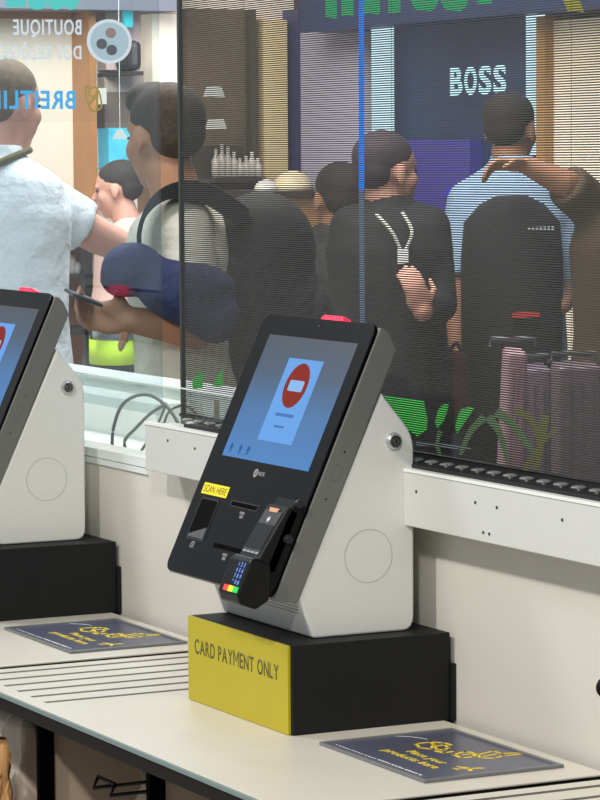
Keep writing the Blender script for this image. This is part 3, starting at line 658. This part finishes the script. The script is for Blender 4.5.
# backpack of the man in beige
bk = thing('backpack', tuple(at(262, 420, t2+.05)), 'large black backpack on the back of the man in beige, behind the slats', 'backpack')
bkm = mat('black_canvas', (24, 24, 25), .8, noise=.2, nscale=30)
mb = MB(); 
for (px, py, a, b, c_) in ((250, 300, .14, .17, .20), (262, 250, .13, .16, .14), (268, 350, .15, .17, .15), (290, 320, .10, .13, .14)): mb.ell(at(px, py, t2+.02), (RH*a, BH*b, ZZ*c_))
mb.build('pack_body', bkm, bk, remesh=.012)
MB().ell(at(318, 330, t2+.0), (RH*.04, BH*.1, ZZ*.11)).build('front_pocket', bkm, bk, smooth=True)
for db, oy in ((-.22, 0), (.24, 4)):
    q = smoothpath([at(142, 262+oy, t2+db), at(139, 236+oy, t2+db-.03), at(146, 212+oy, t2+db-.04), at(163, 195+oy, t2+db-.02), at(186, 190+oy, t2+db), at(214, 197+oy, t2+db*.8), at(244, 218+oy, t2+db*.6)], 4)
    mb = MB(); rings = []
    for i, p_ in enumerate(q):
        f = i/(len(q)-1); w = .004+.020*min(1, max(0, (f-.30)*2.5)); dn = (q[min(i+1, len(q)-1)]-q[max(i-1, 0)]).normalized(); a_ = dn.cross(BH).normalized()
        rings.append([p_+a_*w+BH*.03, p_+a_*w-BH*.03, p_-a_*w-BH*.03, p_-a_*w+BH*.03])
    mb.loft(rings).build('strap', bkm, bk)
# shaved head man beyond
t3 = 12.4
m3 = person('cropped hair man in pink top far behind, yellow bands on dark trousers', None, (117, 190, t3), vec(-.95, .2, -.12), (131, 224, t3), (120, 318, t3), (126, 246, t3-.17), (140, 246, t3+.17),
   [((140, 248, t3-.18), (150, 300, t3-.2), (118, 312, t3-.25), vec(-1, 0), vec(0, 0, -1), .5, 1, 1.5), ((142, 248, t3+.18), (150, 300, t3+.2), (120, 312, t3+.2), vec(-1, 0), vec(0, 0, -1), .5, 1, 1.5)],
   skin1, mat('pink_top', (214, 176, 166), .8), mat('navy_work_trousers', (34, 38, 54), .8), hair_dk, t3, torso_dir=vec(-.97, .2), hs=.98)
hv = mat('hi_vis_yellow', (200, 240, 40), .6, emit=(190, 235, 30), es=.0); rf = mat('reflective_grey', (120, 130, 135), .5)
for (py, h_, mm, nm) in ((322, .075, hv, 'yellow_band'), (335, .05, rf, 'grey_band'), (350, .10, hv, 'yellow_band')):
    c0 = at(117, py, t3); MB().loft([ring(c0+ZZ*h_/2, RH, BH, .115, .215), ring(c0-ZZ*h_/2, RH, BH, .115, .215)]).build(nm, mm, m3, smooth=True)
# man with dark backpack in front of the lit shop name
t5 = 9.6
lb = mat('light_blue_shirt', (150, 178, 204), .8); dk = mat('dark_cloth', (30, 30, 32), .85, noise=.15, nscale=12)
m5 = person('dark haired man in light blue shirt, back turned, under the lit shop sign', None, (511, 130, t5), vec(.45, .85, .0), (512, 164, t5), (512, 372, t5), (470, 200, t5), (556, 200, t5),
   [((468, 202, t5), (456, 285, t5-.03), (457, 345, t5-.10), vec(0, .1, -1), vec(1, 0), .4, 1, .9), ((556, 204, t5), (572, 290, t5-.02), (562, 306, t5-.22), vec(-.8, 0, .1), vec(0, .5, -1), .6, 1, .95)],
   skin2, lb, mat('charcoal_trousers', (48, 48, 52), .85), hair_dk, t5, torso_dir=vec(.1, 1), bulk=1.0)
b5 = thing('backpack', tuple(at(512, 430, t5-.25)), 'square black backpack worn by the man in light blue', 'backpack')
MB().loft([ring(at(512, py, t5-.20), RH, BH, a, .14, 28) for py, a in ((418, .12), (412, .15), (330, .158), (260, .160), (222, .150), (204, .10), (196, .05))]).build('pack_body', dk, b5, smooth=True)
tx = MB(); mbp = at(528, 230, t5-.35)
for i in range(7): tx.box((i*.012, 0, 0), (i*.012+.007, .004, .010), lambda q: mbp+RH*q.x+BH*q.y+ZZ*q.z)
tx.build('pale_print', mat('pale_tag', (170, 180, 176), .6), b5)
q = at(526, 315, t5-.36); MB().box((-.042, 0, -.008), (.042, .008, .009), lambda c: q+RH*c.x+BH*c.y+ZZ*c.z).build('red_strip', mat('red_strip', (200, 50, 50), .6), b5)
# person pointing at right edge
t7 = 8.6
m7 = person('person in brown top cut off by the right edge stretching an arm left', None, (640, 150, t7), vec(-.9, .2), (636, 196, t7), (628, 400, t7), (598, 218, t7), (676, 222, t7),
   [((600, 214, t7), (566, 184, t7-.1), (528, 166, t7-.12), vec(-1, 0, .1), vec(0, -.4, -1), .9, 1, 1.0), ((676, 226, t7), (690, 310, t7), (690, 380, t7), vec(0, 0, -1), vec(-1, 0), .4, -1, 1.0)],
   skin2, mat('brown_top', (84, 66, 46), .85), mat('brown_trousers', (60, 50, 40), .85), hair_dk, t7, torso_dir=vec(-.3, .9))
# two dark dressed people in the middle
t8 = 9.0
m8 = person('woman in black with a pale lanyard standing behind the slats left of the blue line', None, (388, 172, t8), vec(.75, .55), (389, 205, t8), (389, 385, t8), (352, 226, t8), (428, 226, t8),
   [((352, 228, t8), (345, 310, t8-.02), (350, 380, t8-.10), vec(0, 0, -1), vec(1, 0), .4, 1, 1.9), ((428, 228, t8), (440, 305, t8-.05), (422, 312, t8-.24), vec(-.3, -.2, 1), vec(-.3, .9), .8, -1, 1.9)],
   skin1, dk, dk, mat('hair_purple_lit', (58, 46, 56), .8, noise=.3, nscale=60), t8, hairstyle='short', torso_dir=vec(-.1, -1))  # violet in the hair colour stands for purple light falling on it
lm = mat('pale_lanyard', (190, 190, 180), .6)
m8['label'] = 'woman in black with a pale lanyard standing right of the blue light line'
mb = MB(); mb.tube(smoothpath([at(376, 214, t8-.13), at(392, 232, t8-.16), at(402, 253, t8-.16)]), .0055, 6); mb.tube(smoothpath([at(402, 212, t8-.13), at(412, 232, t8-.16), at(404, 253, t8-.16)]), .0055, 6); mb.build('lanyard', lm, m8)
qq = at(403, 256, t8-.17); MB().box((-.016, 0, -.022), (.016, .006, .02), lambda c: qq+RH*c.x+BH*c.y+ZZ*c.z).build('badge', wprint, m8)
t9 = 9.8
m9 = person('person in black seen left of the blue light line behind the slats', None, (338, 200, t9), vec(-.3, .8), (336, 232, t9), (330, 400, t9), (302, 250, t9), (368, 252, t9),
   [((303, 252, t9), (292, 320, t9-.05), (310, 350, t9-.2), vec(.7, 0, -.4), vec(0, 1), .6, 1, 1.7), ((367, 254, t9), (376, 320, t9), (360, 360, t9-.2), vec(-.7, 0, -.3), vec(0, 1), .6, -1, 1.7)],
   skin2, mat('mottled_black', (46, 46, 46), .85, noise=.6, nscale=14), dk, hair_dk, t9, torso_dir=vec(.3, -1))

# luggage
def suitcase(px0, px1, py0, py1, t_, tilt, rgb, label):
    c = (at(px0, py1, t_)+at(px1, py1, t_))/2; w = (px1-px0)/FOC*t_; h_ = (py1-py0)/FOC*t_; z0 = -UP+.05
    h_ = at((px0+px1)/2, py0, t_).z-z0
    t = thing('suitcase', (c.x, c.y, -UP), label, 'suitcase')
    fr = lambda q: V((c.x, c.y, z0))+RH*(q.x+tilt*q.z)+BH*q.y+ZZ*q.z
    MB().box((-w/2, 0, 0), (w/2, .24, h_), fr).build('shell', mat('case_'+str(rgb[0])+str(rgb[1]), rgb, .4), t, bevel=.012, seg=3)
    for k in range(3): MB().box((-w/2+w*(k+1)/4-.004, -.006, .04), (-w/2+w*(k+1)/4+.004, .0, h_-.04), fr).build('rib', mat('case_'+str(rgb[0])+str(rgb[1]), rgb, .4), t)
    hm = mat('handle_grey', (90, 90, 92), .4, .5)
    MB().tube([fr(V((-.06, .2, h_))), fr(V((-.06, .2, h_+.022))), fr(V((.06, .2, h_+.022))), fr(V((.06, .2, h_)))], .008).build('pull_handle', hm, t)
    for sx in (-1, 1):
        for yy in (.04, .2): MB().cyl(fr(V((sx*(w/2-.04), yy-.012, -.025))), BH*.024, .025, 14).build('wheel', mat('wheel_black', (20, 20, 20), .6), t)
suitcase(488, 508, 352, 420, 7.9, .05, (190, 150, 162), 'narrow pale pink suitcase leaning left of the wide mauve one')
suitcase(514, 552, 368, 420, 8.5, 0, (136, 114, 130), 'mauve suitcase standing between the pink case and the right one')
suitcase(558, 602, 366, 420, 8.2, 0, (124, 104, 112), 'dusky mauve suitcase nearest the right edge')
bg_ = thing('tote_bag', tuple(at(456, 470, 9.0)), 'maroon tote bag hanging low below the arm of the man in light blue', 'bag')
MB().loft([ring(at(455, py, 9.1), RH, BH, a, .06, 20) for py, a in ((352, .028), (360, .034), (400, .042), (430, .045))]).build('bag_body', mat('maroon_cloth', (92, 40, 44), .8), bg_, smooth=True)
MB().tube(smoothpath([at(449, 353, 9.1), at(456, 343, 9.1), at(462, 353, 9.1)]), .006, 8).build('bag_strap', MATS['maroon_cloth'], bg_)

# ================================================================== SHOP INTERIOR
FX = -9.0; FY = 4.6
wl = mat('cream_shopwall', (228, 216, 198), .6, noise=.02, nscale=2); woodm = mat('orange_wood', (176, 118, 66), .5, noise=.12, nscale=6)
struct(MB().box((FX-.15, -1.0, -UP), (FX, FY+.15, 2.6)).build('wall_left', wl))
struct(MB().box((FX, FY, -UP), (6.0, FY+.15, 2.6)).build('wall_back', mat('navy_shopwall', (34, 40, 66), .6, noise=.06, nscale=2)))
def xpanel(name, px0, px1, py0, py1, d, m_, label, cat, grp=None, z0=None, bev=0, gap=0):
    """box standing in front of the far left wall, d thick"""
    a = onX((px0), 300, FX+gap); b = onX(px1, 300, FX+d+gap); zt_ = onX((px0+px1)/2, py0, FX+d+gap).z; zb = onX((px0+px1)/2, py1, FX+d+gap).z if z0 is None else z0
    o = MB().box((FX+gap, a.y, zb), (FX+d+gap, b.y, zt_)).build(name, m_, bevel=bev); return tag(o, label, cat, grp) if cat else struct(o)
def ypanel(name, px0, px1, py0, py1, d, m_, label, cat, z0=None, gap=.002, bev=0):
    yy = FY-d-gap; a = onY(px0, 300, yy); b = onY(px1, 300, yy); zt_ = onY((px0+px1)/2, py0, yy).z; zb = onY((px0+px1)/2, py1, yy).z if z0 is None else z0
    o = MB().box((a.x, yy, zb), (b.x, yy+d, zt_)).build(name, m_, bevel=bev); return tag(o, label, cat) if cat else struct(o)
xpanel('trim_3', -60, 181, -80, 9, .30, mat('grey_header', (120, 124, 138), .6), '', None)
xpanel('trim_13', -60, 75, 10, 18, .05, woodm, '', None)
xpanel('trim_4', 75, 99, 9, 400, .20, woodm, '', None, z0=-UP)
xpanel('wall_panel', 100, 143, 11, 70, .10, mat('rose_beige', (212, 186, 178), .6), 'rose beige wall panel right of the orange wood column', 'wall panel')
xpanel('wall_shelf', 100, 146, 71, 75, .34, mat('shelf_dark', (58, 50, 46), .5), 'dark wall shelf under the rose beige panel', 'shelf')
xpanel('wall_panel', 100, 146, 75, 92, .08, mat('taupe_panel', (186, 170, 158), .6), 'pale taupe wall panel below the dark wall shelf', 'wall panel')
xpanel('trim_5', 99, 143, 92, 128, .09, mat('brown_shade', (112, 96, 84), .6), '', None)
xpanel('display_case', 100, 139, 128, 168, .12, mat('cyan_display', (80, 180, 205), .4, emit=(70, 190, 220), es=.45, noise=.35, nscale=9), 'lit cyan display of hanging clothes behind the cropped hair man', 'display case')
xpanel('trim_6', 139, 151, 100, 340, .14, mat('brown_column', (120, 88, 60), .6), '', None, z0=-UP)
xpanel('light_box', 144, 179, 14, 84, .12, mat('cream_lightbox', (232, 222, 205), .5, emit=(235, 225, 205), es=.35), 'cream lit panel above the head of the man in beige', 'light box')
xpanel('handbag', 128, 134, 40, 70.5, .2, mat('black_leather', (52, 48, 50), .5), 'black handbag standing on the dark wall shelf', 'bag', gap=.12, bev=.05)
hb = bpy.data.objects['handbag']
xpanel('teal_sign', 125, 136, 10, 27, .03, mat('teal_sign', (40, 170, 180), .4, emit=(50, 190, 200), es=.6), 'small teal hanging sign near the top of the rose beige panel', 'sign', gap=.2)
xpanel('wall_lamp', 99, 109, 88, 104, .05, lightmat('lamp_white', (255, 250, 235), 1.3), 'small square white lamp beside the gold winged emblem', 'lamp', gap=.2)
# pendant lamp
pl_ = thing('pendant_lamp', tuple(at(120, 140, 11.5)), 'white cone pendant lamp hanging over the cropped hair man', 'lamp')
MB().cyl(at(120, 139, 11.5), ZZ*.035, .030, 24, .012).build('lamp_shade', lightmat('shade_white', (240, 250, 245), 1.1), pl_)
MB().tube([at(120, 130, 11.5), at(120, 130, 11.5)+ZZ*1.5], .0012, 6).build('cord', wprint, pl_)
# display shelving beyond the polo man
sh = thing('shelf_unit', (FX+.75, onX(90, 300, FX+.7).y, -UP), 'black framed display shelf with wooden back right of the polo man', 'shelving')
ya, yb = onX(55, 300, FX+.7).y, onX(122, 300, FX+.7).y
for y in (ya, onX(87, 300, FX+.7).y, yb):
    MB().box((FX+.68, y-.018, -UP), (FX+.72, y+.018, onX(90, 228, FX+.7).z)).build('upright', mat('black_steel', (26, 24, 24), .5), sh)
for py in (246, 274, 330):
    z_ = onX(90, py, FX+.7).z; MB().box((FX+.30, ya, z_-.018), (FX+.72, yb, z_)).build('shelf_board', MATS['black_steel'], sh)
MB().box((FX+.26, onX(90, 300, FX+.7).y, -UP), (FX+.29, yb, onX(90, 246, FX+.7).z)).build('wood_back', woodm, sh)
MB().box((FX+.26, ya, -UP), (FX+.29, onX(89, 300, FX+.7).y, onX(90, 235, FX+.7).z)).build('white_back', wl, sh)
zs = onX(90, 274, FX+.7).z+.001
for i, px in enumerate((66, 72, 77, 92, 97, 102, 108)):
    y = onX(px, 270, FX+.62).y; h_ = (.06, .08, .05, .10, .12, .11, .07)[i]
    o = MB().tube([(FX+.62, y, zs), (FX+.62, y, zs+h_*.7), (FX+.62, y, zs+h_)], .022, 16, [.015, .017, .010]).build('white_jar', mat('white_ceramic', (230, 228, 220), .4), smooth=True)
    tag(o, 'small white jar on the middle shelf behind the polo man', 'jar', 'white jars on the display shelf')
zs2 = onX(90, 246, FX+.7).z+.002
for i, px in enumerate((64, 70, 94)):
    y = onX(px, 240, FX+.6).y
    tag(MB().tube([(FX+.6, y, zs2), (FX+.6, y, zs2+.05), (FX+.6, y, zs2+.09)], .02, 14, [.022, .022, .008]).build('glass_bottle', mat('amber_glass', (120, 96, 76), .3), smooth=True), 'small brown bottle on the top display shelf behind the polo man', 'bottle', 'bottles on the display shelf')

# shop signs reflected in the window, built as glowing letters on an added pane
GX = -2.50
pg = thing('reflected_signs', (GX, onX(60, 80, GX).y, onX(60, 130, GX).z), 'reflected shop lettering built as glowing letters on an added clear pane, before the polo man', 'sign')
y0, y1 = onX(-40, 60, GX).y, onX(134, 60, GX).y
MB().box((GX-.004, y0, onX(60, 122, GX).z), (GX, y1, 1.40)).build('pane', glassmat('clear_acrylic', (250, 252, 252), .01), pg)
for yy in (y0+.03,): MB().cyl((GX-.002, yy, 1.40), (0, 0, .38), .0015, 8).build('added_pane_wire', mat('wire', (180, 180, 180), .4, .8), pg)
def rtext(s, px1, pyb, h_px, name, m_, px0, bold=.01, caps_small=False):
    """reversed lettering: reads right to left, starting at px1 and ending at px0"""
    a = onX(px1, pyb, GX); b = onX(px0, pyb, GX); k = (a-onX(px1, pyb-h_px, GX)).length
    mb = MB(); text(mb, s, 1, (0, 0, 0), (1, 0, 0), (0, 1, 0), .01, 'LEFT', bold)
    xs = [v.co.x for v in mb.bm.verts]; ys = [v.co.y for v in mb.bm.verts]; w = max(xs)-min(xs); x0 = min(xs); hh = max(ys)-min(0, 0)
    for v in mb.bm.verts:
        f = (v.co.x-x0)/w; z_ = v.co.y/hh*k; e = .002 if v.co.z > .005 else 0
        yy = a.y+(b.y-a.y)*f; zz_ = a.z+(b.z-a.z)*f+z_
        v.co = V((GX+.001+e, yy, zz_))
    return mb.build(name, m_, pg)
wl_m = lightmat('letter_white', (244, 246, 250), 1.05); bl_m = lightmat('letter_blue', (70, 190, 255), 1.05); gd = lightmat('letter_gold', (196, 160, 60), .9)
rtext('BOUTIQUE', 81, 34.5, 15, 'reflected_white_letters', wl_m, 13, .012); rtext('DOS RELÓGIOS', 81, 59, 17, 'reflected_white_letters', wl_m, -10, .018)
rtext('BREITLING', 75, 108.5, 18, 'reflected_blue_letters', bl_m, -30, .02)
def disc(px, py, rpx, r2, m_, name, e=.001, par=None):
    c = onX(px, py, GX); k = (c-onX(px, py-10, GX)).length/10; mb = MB(); n = 48; ky = .455*0+1
    ry = (onX(px+rpx, py, GX)-c).length; rz = k*rpx
    if r2 == 0: mb.prism([V((GX+e, c.y+ry*math.cos(a), c.z+rz*math.sin(a))) for a in [2*PI*i/n for i in range(n)]], (.002, 0, 0))
    else:
        for i in range(n):
            a0, a1 = 2*PI*i/n, 2*PI*(i+1)/n; mb.prism([V((GX+e, c.y+ry*f*math.cos(a), c.z+rz*f*math.sin(a))) for a, f in ((a0, 1), (a1, 1), (a1, r2/rpx), (a0, r2/rpx))], (.002, 0, 0))
    return mb.build(name, m_, par or pg)
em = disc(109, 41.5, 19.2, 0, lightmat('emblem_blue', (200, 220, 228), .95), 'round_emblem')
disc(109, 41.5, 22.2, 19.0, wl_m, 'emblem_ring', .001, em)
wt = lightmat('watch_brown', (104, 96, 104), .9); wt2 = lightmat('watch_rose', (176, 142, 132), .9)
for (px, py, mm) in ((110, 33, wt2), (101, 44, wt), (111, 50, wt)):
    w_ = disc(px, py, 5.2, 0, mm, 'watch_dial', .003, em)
# winged B
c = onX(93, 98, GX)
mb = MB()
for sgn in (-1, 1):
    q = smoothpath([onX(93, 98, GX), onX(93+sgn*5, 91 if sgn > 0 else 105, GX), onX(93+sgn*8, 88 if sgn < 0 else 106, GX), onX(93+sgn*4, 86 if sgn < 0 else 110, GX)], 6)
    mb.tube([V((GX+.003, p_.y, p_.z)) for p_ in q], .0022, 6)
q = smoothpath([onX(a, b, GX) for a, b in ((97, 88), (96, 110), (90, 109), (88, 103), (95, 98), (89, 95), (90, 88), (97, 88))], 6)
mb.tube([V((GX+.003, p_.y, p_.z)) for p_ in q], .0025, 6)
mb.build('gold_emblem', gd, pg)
# teal glowing letters, only their feet in frame
tg = thing('teal_neon_sign', (-2.2, 0, onX(40, 8, GX).z), 'row of glowing teal letters cut off by the top edge at left', 'sign')
tm_ = lightmat('neon_teal', (90, 225, 215), 1.1)
for a, b, rnd in ((5, 22, 0), (28, 44, 1), (48, 62, 1), (64, 75, 1)):
    pts = [(a, -22), (b, -22)] + ([(b, 4), (b-3, 8.5), ((a+b)/2, 10), (a+3, 8.5), (a, 4)] if rnd else [(b, 7), (a+2, 7.5), (a, 2)])
    MB().prism([V((GX-.06, q.y, q.z)) for q in [onX(x, y, GX-.06) for x, y in pts]], (.02, 0, 0)).build('glowing_letter', tm_, tg)

# right shop front behind the slats
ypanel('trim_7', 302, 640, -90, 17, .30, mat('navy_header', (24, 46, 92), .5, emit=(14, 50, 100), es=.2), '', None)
ypanel('shop_front_panel', 386, 525, 17, 300, .03, mat('navy_front_glow', (24, 40, 78), .5, emit=(20, 54, 104), es=.35, noise=.1, nscale=2), 'navy shop front panel with blue glow put into its colour, carrying the BOSS letters', 'wall panel')  # blue light on the shop wall put in as weak emission
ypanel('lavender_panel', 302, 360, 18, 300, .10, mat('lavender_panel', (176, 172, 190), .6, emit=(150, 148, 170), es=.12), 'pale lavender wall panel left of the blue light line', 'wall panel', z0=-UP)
xpanel('trim_8', 290, 300, 9, 400, .16, mat('indigo_column', (50, 52, 110), .5), '', None, z0=-UP)
xpanel('trim_9', 254, 289, 20, 400, .12, mat('cream_column', (218, 196, 148), .6), '', None, z0=-UP)
xpanel('trim_10', 182, 254, 9, 400, .08, mat('umber_panel', (104, 88, 70), .6, noise=.1, nscale=3), '', None, z0=-UP)
xpanel('trim_11', 245, 253, 9, 300, .14, mat('umber_dark', (70, 60, 50), .6), '', None)
ypanel('light_tube', 372.5, 385, 20, 144, .05, lightmat('tube_cyan', (196, 232, 240), 1.6), 'tall white light tube left of the lit shop name', 'light', gap=.12)
ypanel('light_tube', 526, 534.5, 15, 155, .05, lightmat('tube_cyan2', (196, 232, 240), 1.6), 'tall white light tube right of the lit shop name', 'light', gap=.12)
ypanel('trim_12', 536, 545, 17, 400, .16, mat('tan_column', (176, 130, 74), .6), '', None, z0=-UP)
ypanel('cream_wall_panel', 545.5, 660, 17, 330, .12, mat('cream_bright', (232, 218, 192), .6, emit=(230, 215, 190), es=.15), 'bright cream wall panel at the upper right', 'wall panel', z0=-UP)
ypanel('violet_glow_panel', 386, 470, 140, 238, .06, mat('violet_glow', (58, 54, 140), .5, emit=(50, 44, 150), es=.3), 'violet blue glow built as a dim emissive panel behind the woman in black', 'wall panel', gap=.034)  # violet glow of the shop area put into an emissive panel
ypanel('blue_lamp', 447, 456, 188, 216, .05, lightmat('lamp_blue', (66, 66, 230), 1.4), 'small deep blue lamp left of the backpack man', 'lamp', gap=.08)
yy = FY-.12; a = onY(450, 94.5, yy); b = onY(508, 92, yy)
sg = thing('shop_name_sign', (a.x, yy, a.z), 'glowing white BOSS letters on the navy shop front', 'sign')
mb = MB(); k = onY(450, 67.5, yy).z-a.z
for i, ch in enumerate('BOSS'):
    t1_ = MB(); text(t1_, ch, 1, (0, 0, 0), (1, 0, 0), (0, 1, 0), .01, 'LEFT', .03)
    xs = [v.co.x for v in t1_.bm.verts]; w = max(xs)-min(xs); x0 = min(xs); hh = max(v.co.y for v in t1_.bm.verts); cw = (b.x-a.x)/4
    for v in t1_.bm.verts: f = (v.co.x-x0)/w; v.co = V((a.x+cw*(i+.05+f*.84), yy-(.003 if v.co.z > .005 else 0), a.z+v.co.y/hh*k))
    tm = bpy.data.meshes.new('t'); t1_.bm.to_mesh(tm); t1_.bm.free(); mb.bm.from_mesh(tm); bpy.data.meshes.remove(tm)
mb.build('lettering', lightmat('boss_white', (190, 235, 245), 1.7), sg)
# faint outline drawing on shop glass
mb = MB(); q = smoothpath([onY(x_, y_, FY-.03) for x_, y_ in ((402, 82), (403, 62), (408, 57), (414, 62), (417, 74), (428, 84))], 5); mb.tube([V((p_.x, FY-.02, p_.z)) for p_ in q], .004, 6)
tag(mb.build('line_drawing', lightmat('line_teal', (90, 150, 160), .6)), 'faint teal outline drawing left of the BOSS letters', 'drawing')
# green neon letters along the top
ng = thing('green_neon_sign', (a.x, 3.9, onY(420, 10, 3.9).z), 'glowing green letters cut off by the top edge behind the slats', 'sign')
gm = lightmat('neon_green', (30, 205, 125), 1.0)
def neon(pts):
    q = [onY(x_, y_, 3.9) for x_, y_ in pts]; MB().prism([V((p_.x, 3.9, p_.z)) for p_ in q], (0, -.03, 0)).build('glowing_letter', gm, ng)
neon([(332, -40), (337, -40), (337, 18), (332, 18)]); neon([(348, -40), (353.5, -40), (353.5, 16), (348, 16)]); neon([(367, -40), (370, -40), (370, 14), (367, 14)]); neon([(377, -40), (380, -40), (380, 14), (377, 14)])
neon([(395, -40), (400.5, -40), (400.5, 13), (395, 13)])
for cx in (428, 458): neon([(cx-10, -40), (cx+10, -40), (cx+10, 2), (cx+7, 8), (cx+3, 11), (cx-3, 11), (cx-7, 8), (cx-10, 2)])
neon([(484, -30), (492, -30), (492, 4), (484, 4)])
yn = [onY(x_, y_, 3.9) for x_, y_ in ((562, -20), (572, -20), (584, 12), (575, 12))]
tag(MB().prism([V((p_.x, 3.9, p_.z)) for p_ in yn], (0, -.03, 0)).build('yellow_light_bar', lightmat('bar_yellow', (190, 190, 60), .9)), 'slanted yellow light bar at the top right behind the slats', 'light')
# counter with goods behind the slats
cx0, cx1 = onX(212, 200, FX+1.2).y, onX(352, 200, FX+1.2).y
bc = thing('bar_counter', (FX+.95, (cx0+cx1)/2, -UP), 'wooden bar counter behind the slats left of the blue line', 'counter')
cx1 = min(cx1, FY-.15)
MB().box((FX+.7, cx0, -UP), (FX+1.2, cx1, onX(270, 196, FX+1.2).z)).build('front_board', mat('bar_wood', (166, 120, 78), .6, noise=.12, nscale=5), bc)
MB().box((FX+.68, cx0-.03, onX(270, 196, FX+1.2).z), (FX+1.24, cx1+.03, onX(270, 191, FX+1.2).z)).build('bar_top', mat('bar_dark', (58, 48, 40), .4), bc)
zb = onX(270, 191, FX+1.2).z
for (px, rr_, rgb, lab) in ((266, .048, (225, 220, 210), 'small white dome cover on the bar counter, left of the cream one'), (293, .085, (226, 208, 170), 'cream dome cover on the bar counter right of the white one')):
    y = onX(px, 188, FX+1.0).y; mb = MB(); rings = [ring(V((FX+1.0, y, zb+rr_*1.0*math.sin(a))), V((1, 0, 0)), V((0, 1, 0)), rr_*math.cos(a)*1.1, rr_*math.cos(a)*1.1) for a in [0, .3, .6, .9, 1.2, 1.45]]
    tag(mb.loft(rings).build('dome_cover', mat('dome_'+str(rgb[2]), rgb, .4), smooth=True), lab, 'cover')
# glass bottles on a wall rack
rk = thing('bottle_rack', (FX+.2, onX(235, 150, FX+.3).y, onX(235, 182, FX+.3).z), 'dark bottle rack on the umber wall above the bar counter', 'rack')
MB().box((FX+.08, onX(212, 150, FX+.3).y, onX(235, 182, FX+.3).z), (FX+.34, onX(262, 150, FX+.3).y, onX(235, 180, FX+.3).z+.01)).build('rack_shelf', MATS['bar_dark'], rk)
MB().box((FX+.085, onX(212, 150, FX+.3).y, onX(235, 146, FX+.3).z), (FX+.10, onX(262, 150, FX+.3).y, onX(235, 180, FX+.3).z)).build('rack_back', mat('rack_back', (62, 54, 44), .6), rk)
zr = onX(235, 180, FX+.3).z+.012
for i, px in enumerate((216, 222, 228, 234, 240, 246, 252, 258)):
    y = onX(px, 170, FX+.25).y; h_ = (.13, .15, .14, .12, .09, .10, .12, .09)[i]
    tag(MB().tube([(FX+.25, y, zr), (FX+.25, y, zr+h_*.6), (FX+.25, y, zr+h_*.75), (FX+.25, y, zr+h_)], .02, 14, [.02, .02, .008, .008]).build('bottle', mat('pale_bottle', (196, 190, 178), .3), smooth=True), 'small pale bottle on the dark rack behind the slats', 'bottle', 'bottles on the rack')
for (px, py, w) in ((214, 97, 12), (216, 129, 14)):
    p_ = onX(px, py, FX+.4); tag(MB().cyl((FX+.4, p_.y, p_.z), (0, 0, .045), .05, 20, .035).build('spot_lamp', lightmat('spot_'+str(px), (225, 225, 215), 1.1), smooth=False), 'white spot lamp high on the umber wall behind the slats' if px == 214 else 'white spot lamp just above the bottle rack behind the slats', 'lamp')

# big window glass behind the worktop
wg = struct(MB().box((-4, .2700, .362), (SX0-.01, .2750, 2.0)).build('window_1', glassmat('shop_glass', (240, 246, 248), .10)))

# ================================================================== LIGHT
wd = bpy.data.worlds.new('w'); sc.world = wd; wd.use_nodes = True
wd.node_tree.nodes['Background'].inputs[0].default_value = (.86, .93, 1, 1); wd.node_tree.nodes['Background'].inputs[1].default_value = .42
def area(name, loc, target, size, power, col=(1, 1, 1), sy=None):
    l = bpy.data.lights.new(name, 'AREA'); l.energy = power; l.size = size; l.color = col
    if sy: l.shape = 'RECTANGLE'; l.size_y = sy
    o = bpy.data.objects.new(name, l); COL.objects.link(o); o.location = V(loc)+ZZ*UP; d = (V(target)-V(loc)); o.rotation_euler = d.to_track_quat('-Z', 'Y').to_euler(); return o
area('ceiling_light', (.5, -1.9, 2.2), (-.1, .1, .1), .14, 44, (1, .97, .90))
area('ceiling_light', (2.9, -1.9, 2.3), (-.1, .1, .2), .25, 62, (1, .98, .94))
area('ceiling_light', (-2.2, -1.2, 2.2), (-1, .2, .1), .5, 34, (.93, .97, 1))
area('shop_and_fill_light', (-3.6, 1.6, 2.3), (-4.2, 2.0, 0), 1.6, 125, (1, .97, .93), 1.2)
area('shop_and_fill_light', (-6.8, 2.4, 2.4), (-8.6, 3.0, .6), 1.8, 150, (1, .95, .88), 1.2)
area('shop_and_fill_light', (-3.9, 2.8, 2.4), (-4.6, 3.6, .3), 1.4, 15, (1, .97, .93), 1.2)

area('shop_and_fill_light', (-4.9, 3.7, 2.3), (-5.2, 4.6, .9), .5, 40, (.25, .5, 1), .3)  # added blue lamp that tints the navy shop wall

area('shop_and_fill_light', (-1.9, .75, 2.0), (-1.4, .55, .2), .5, 22, (1, 1, 1), .4)  # added fill lamp that brightens the cable trough

sc.view_settings.view_transform = 'Standard'; sc.view_settings.look = 'None'; sc.view_settings.exposure = 0; sc.view_settings.gamma = 1
sc.view_settings.use_curve_mapping = False
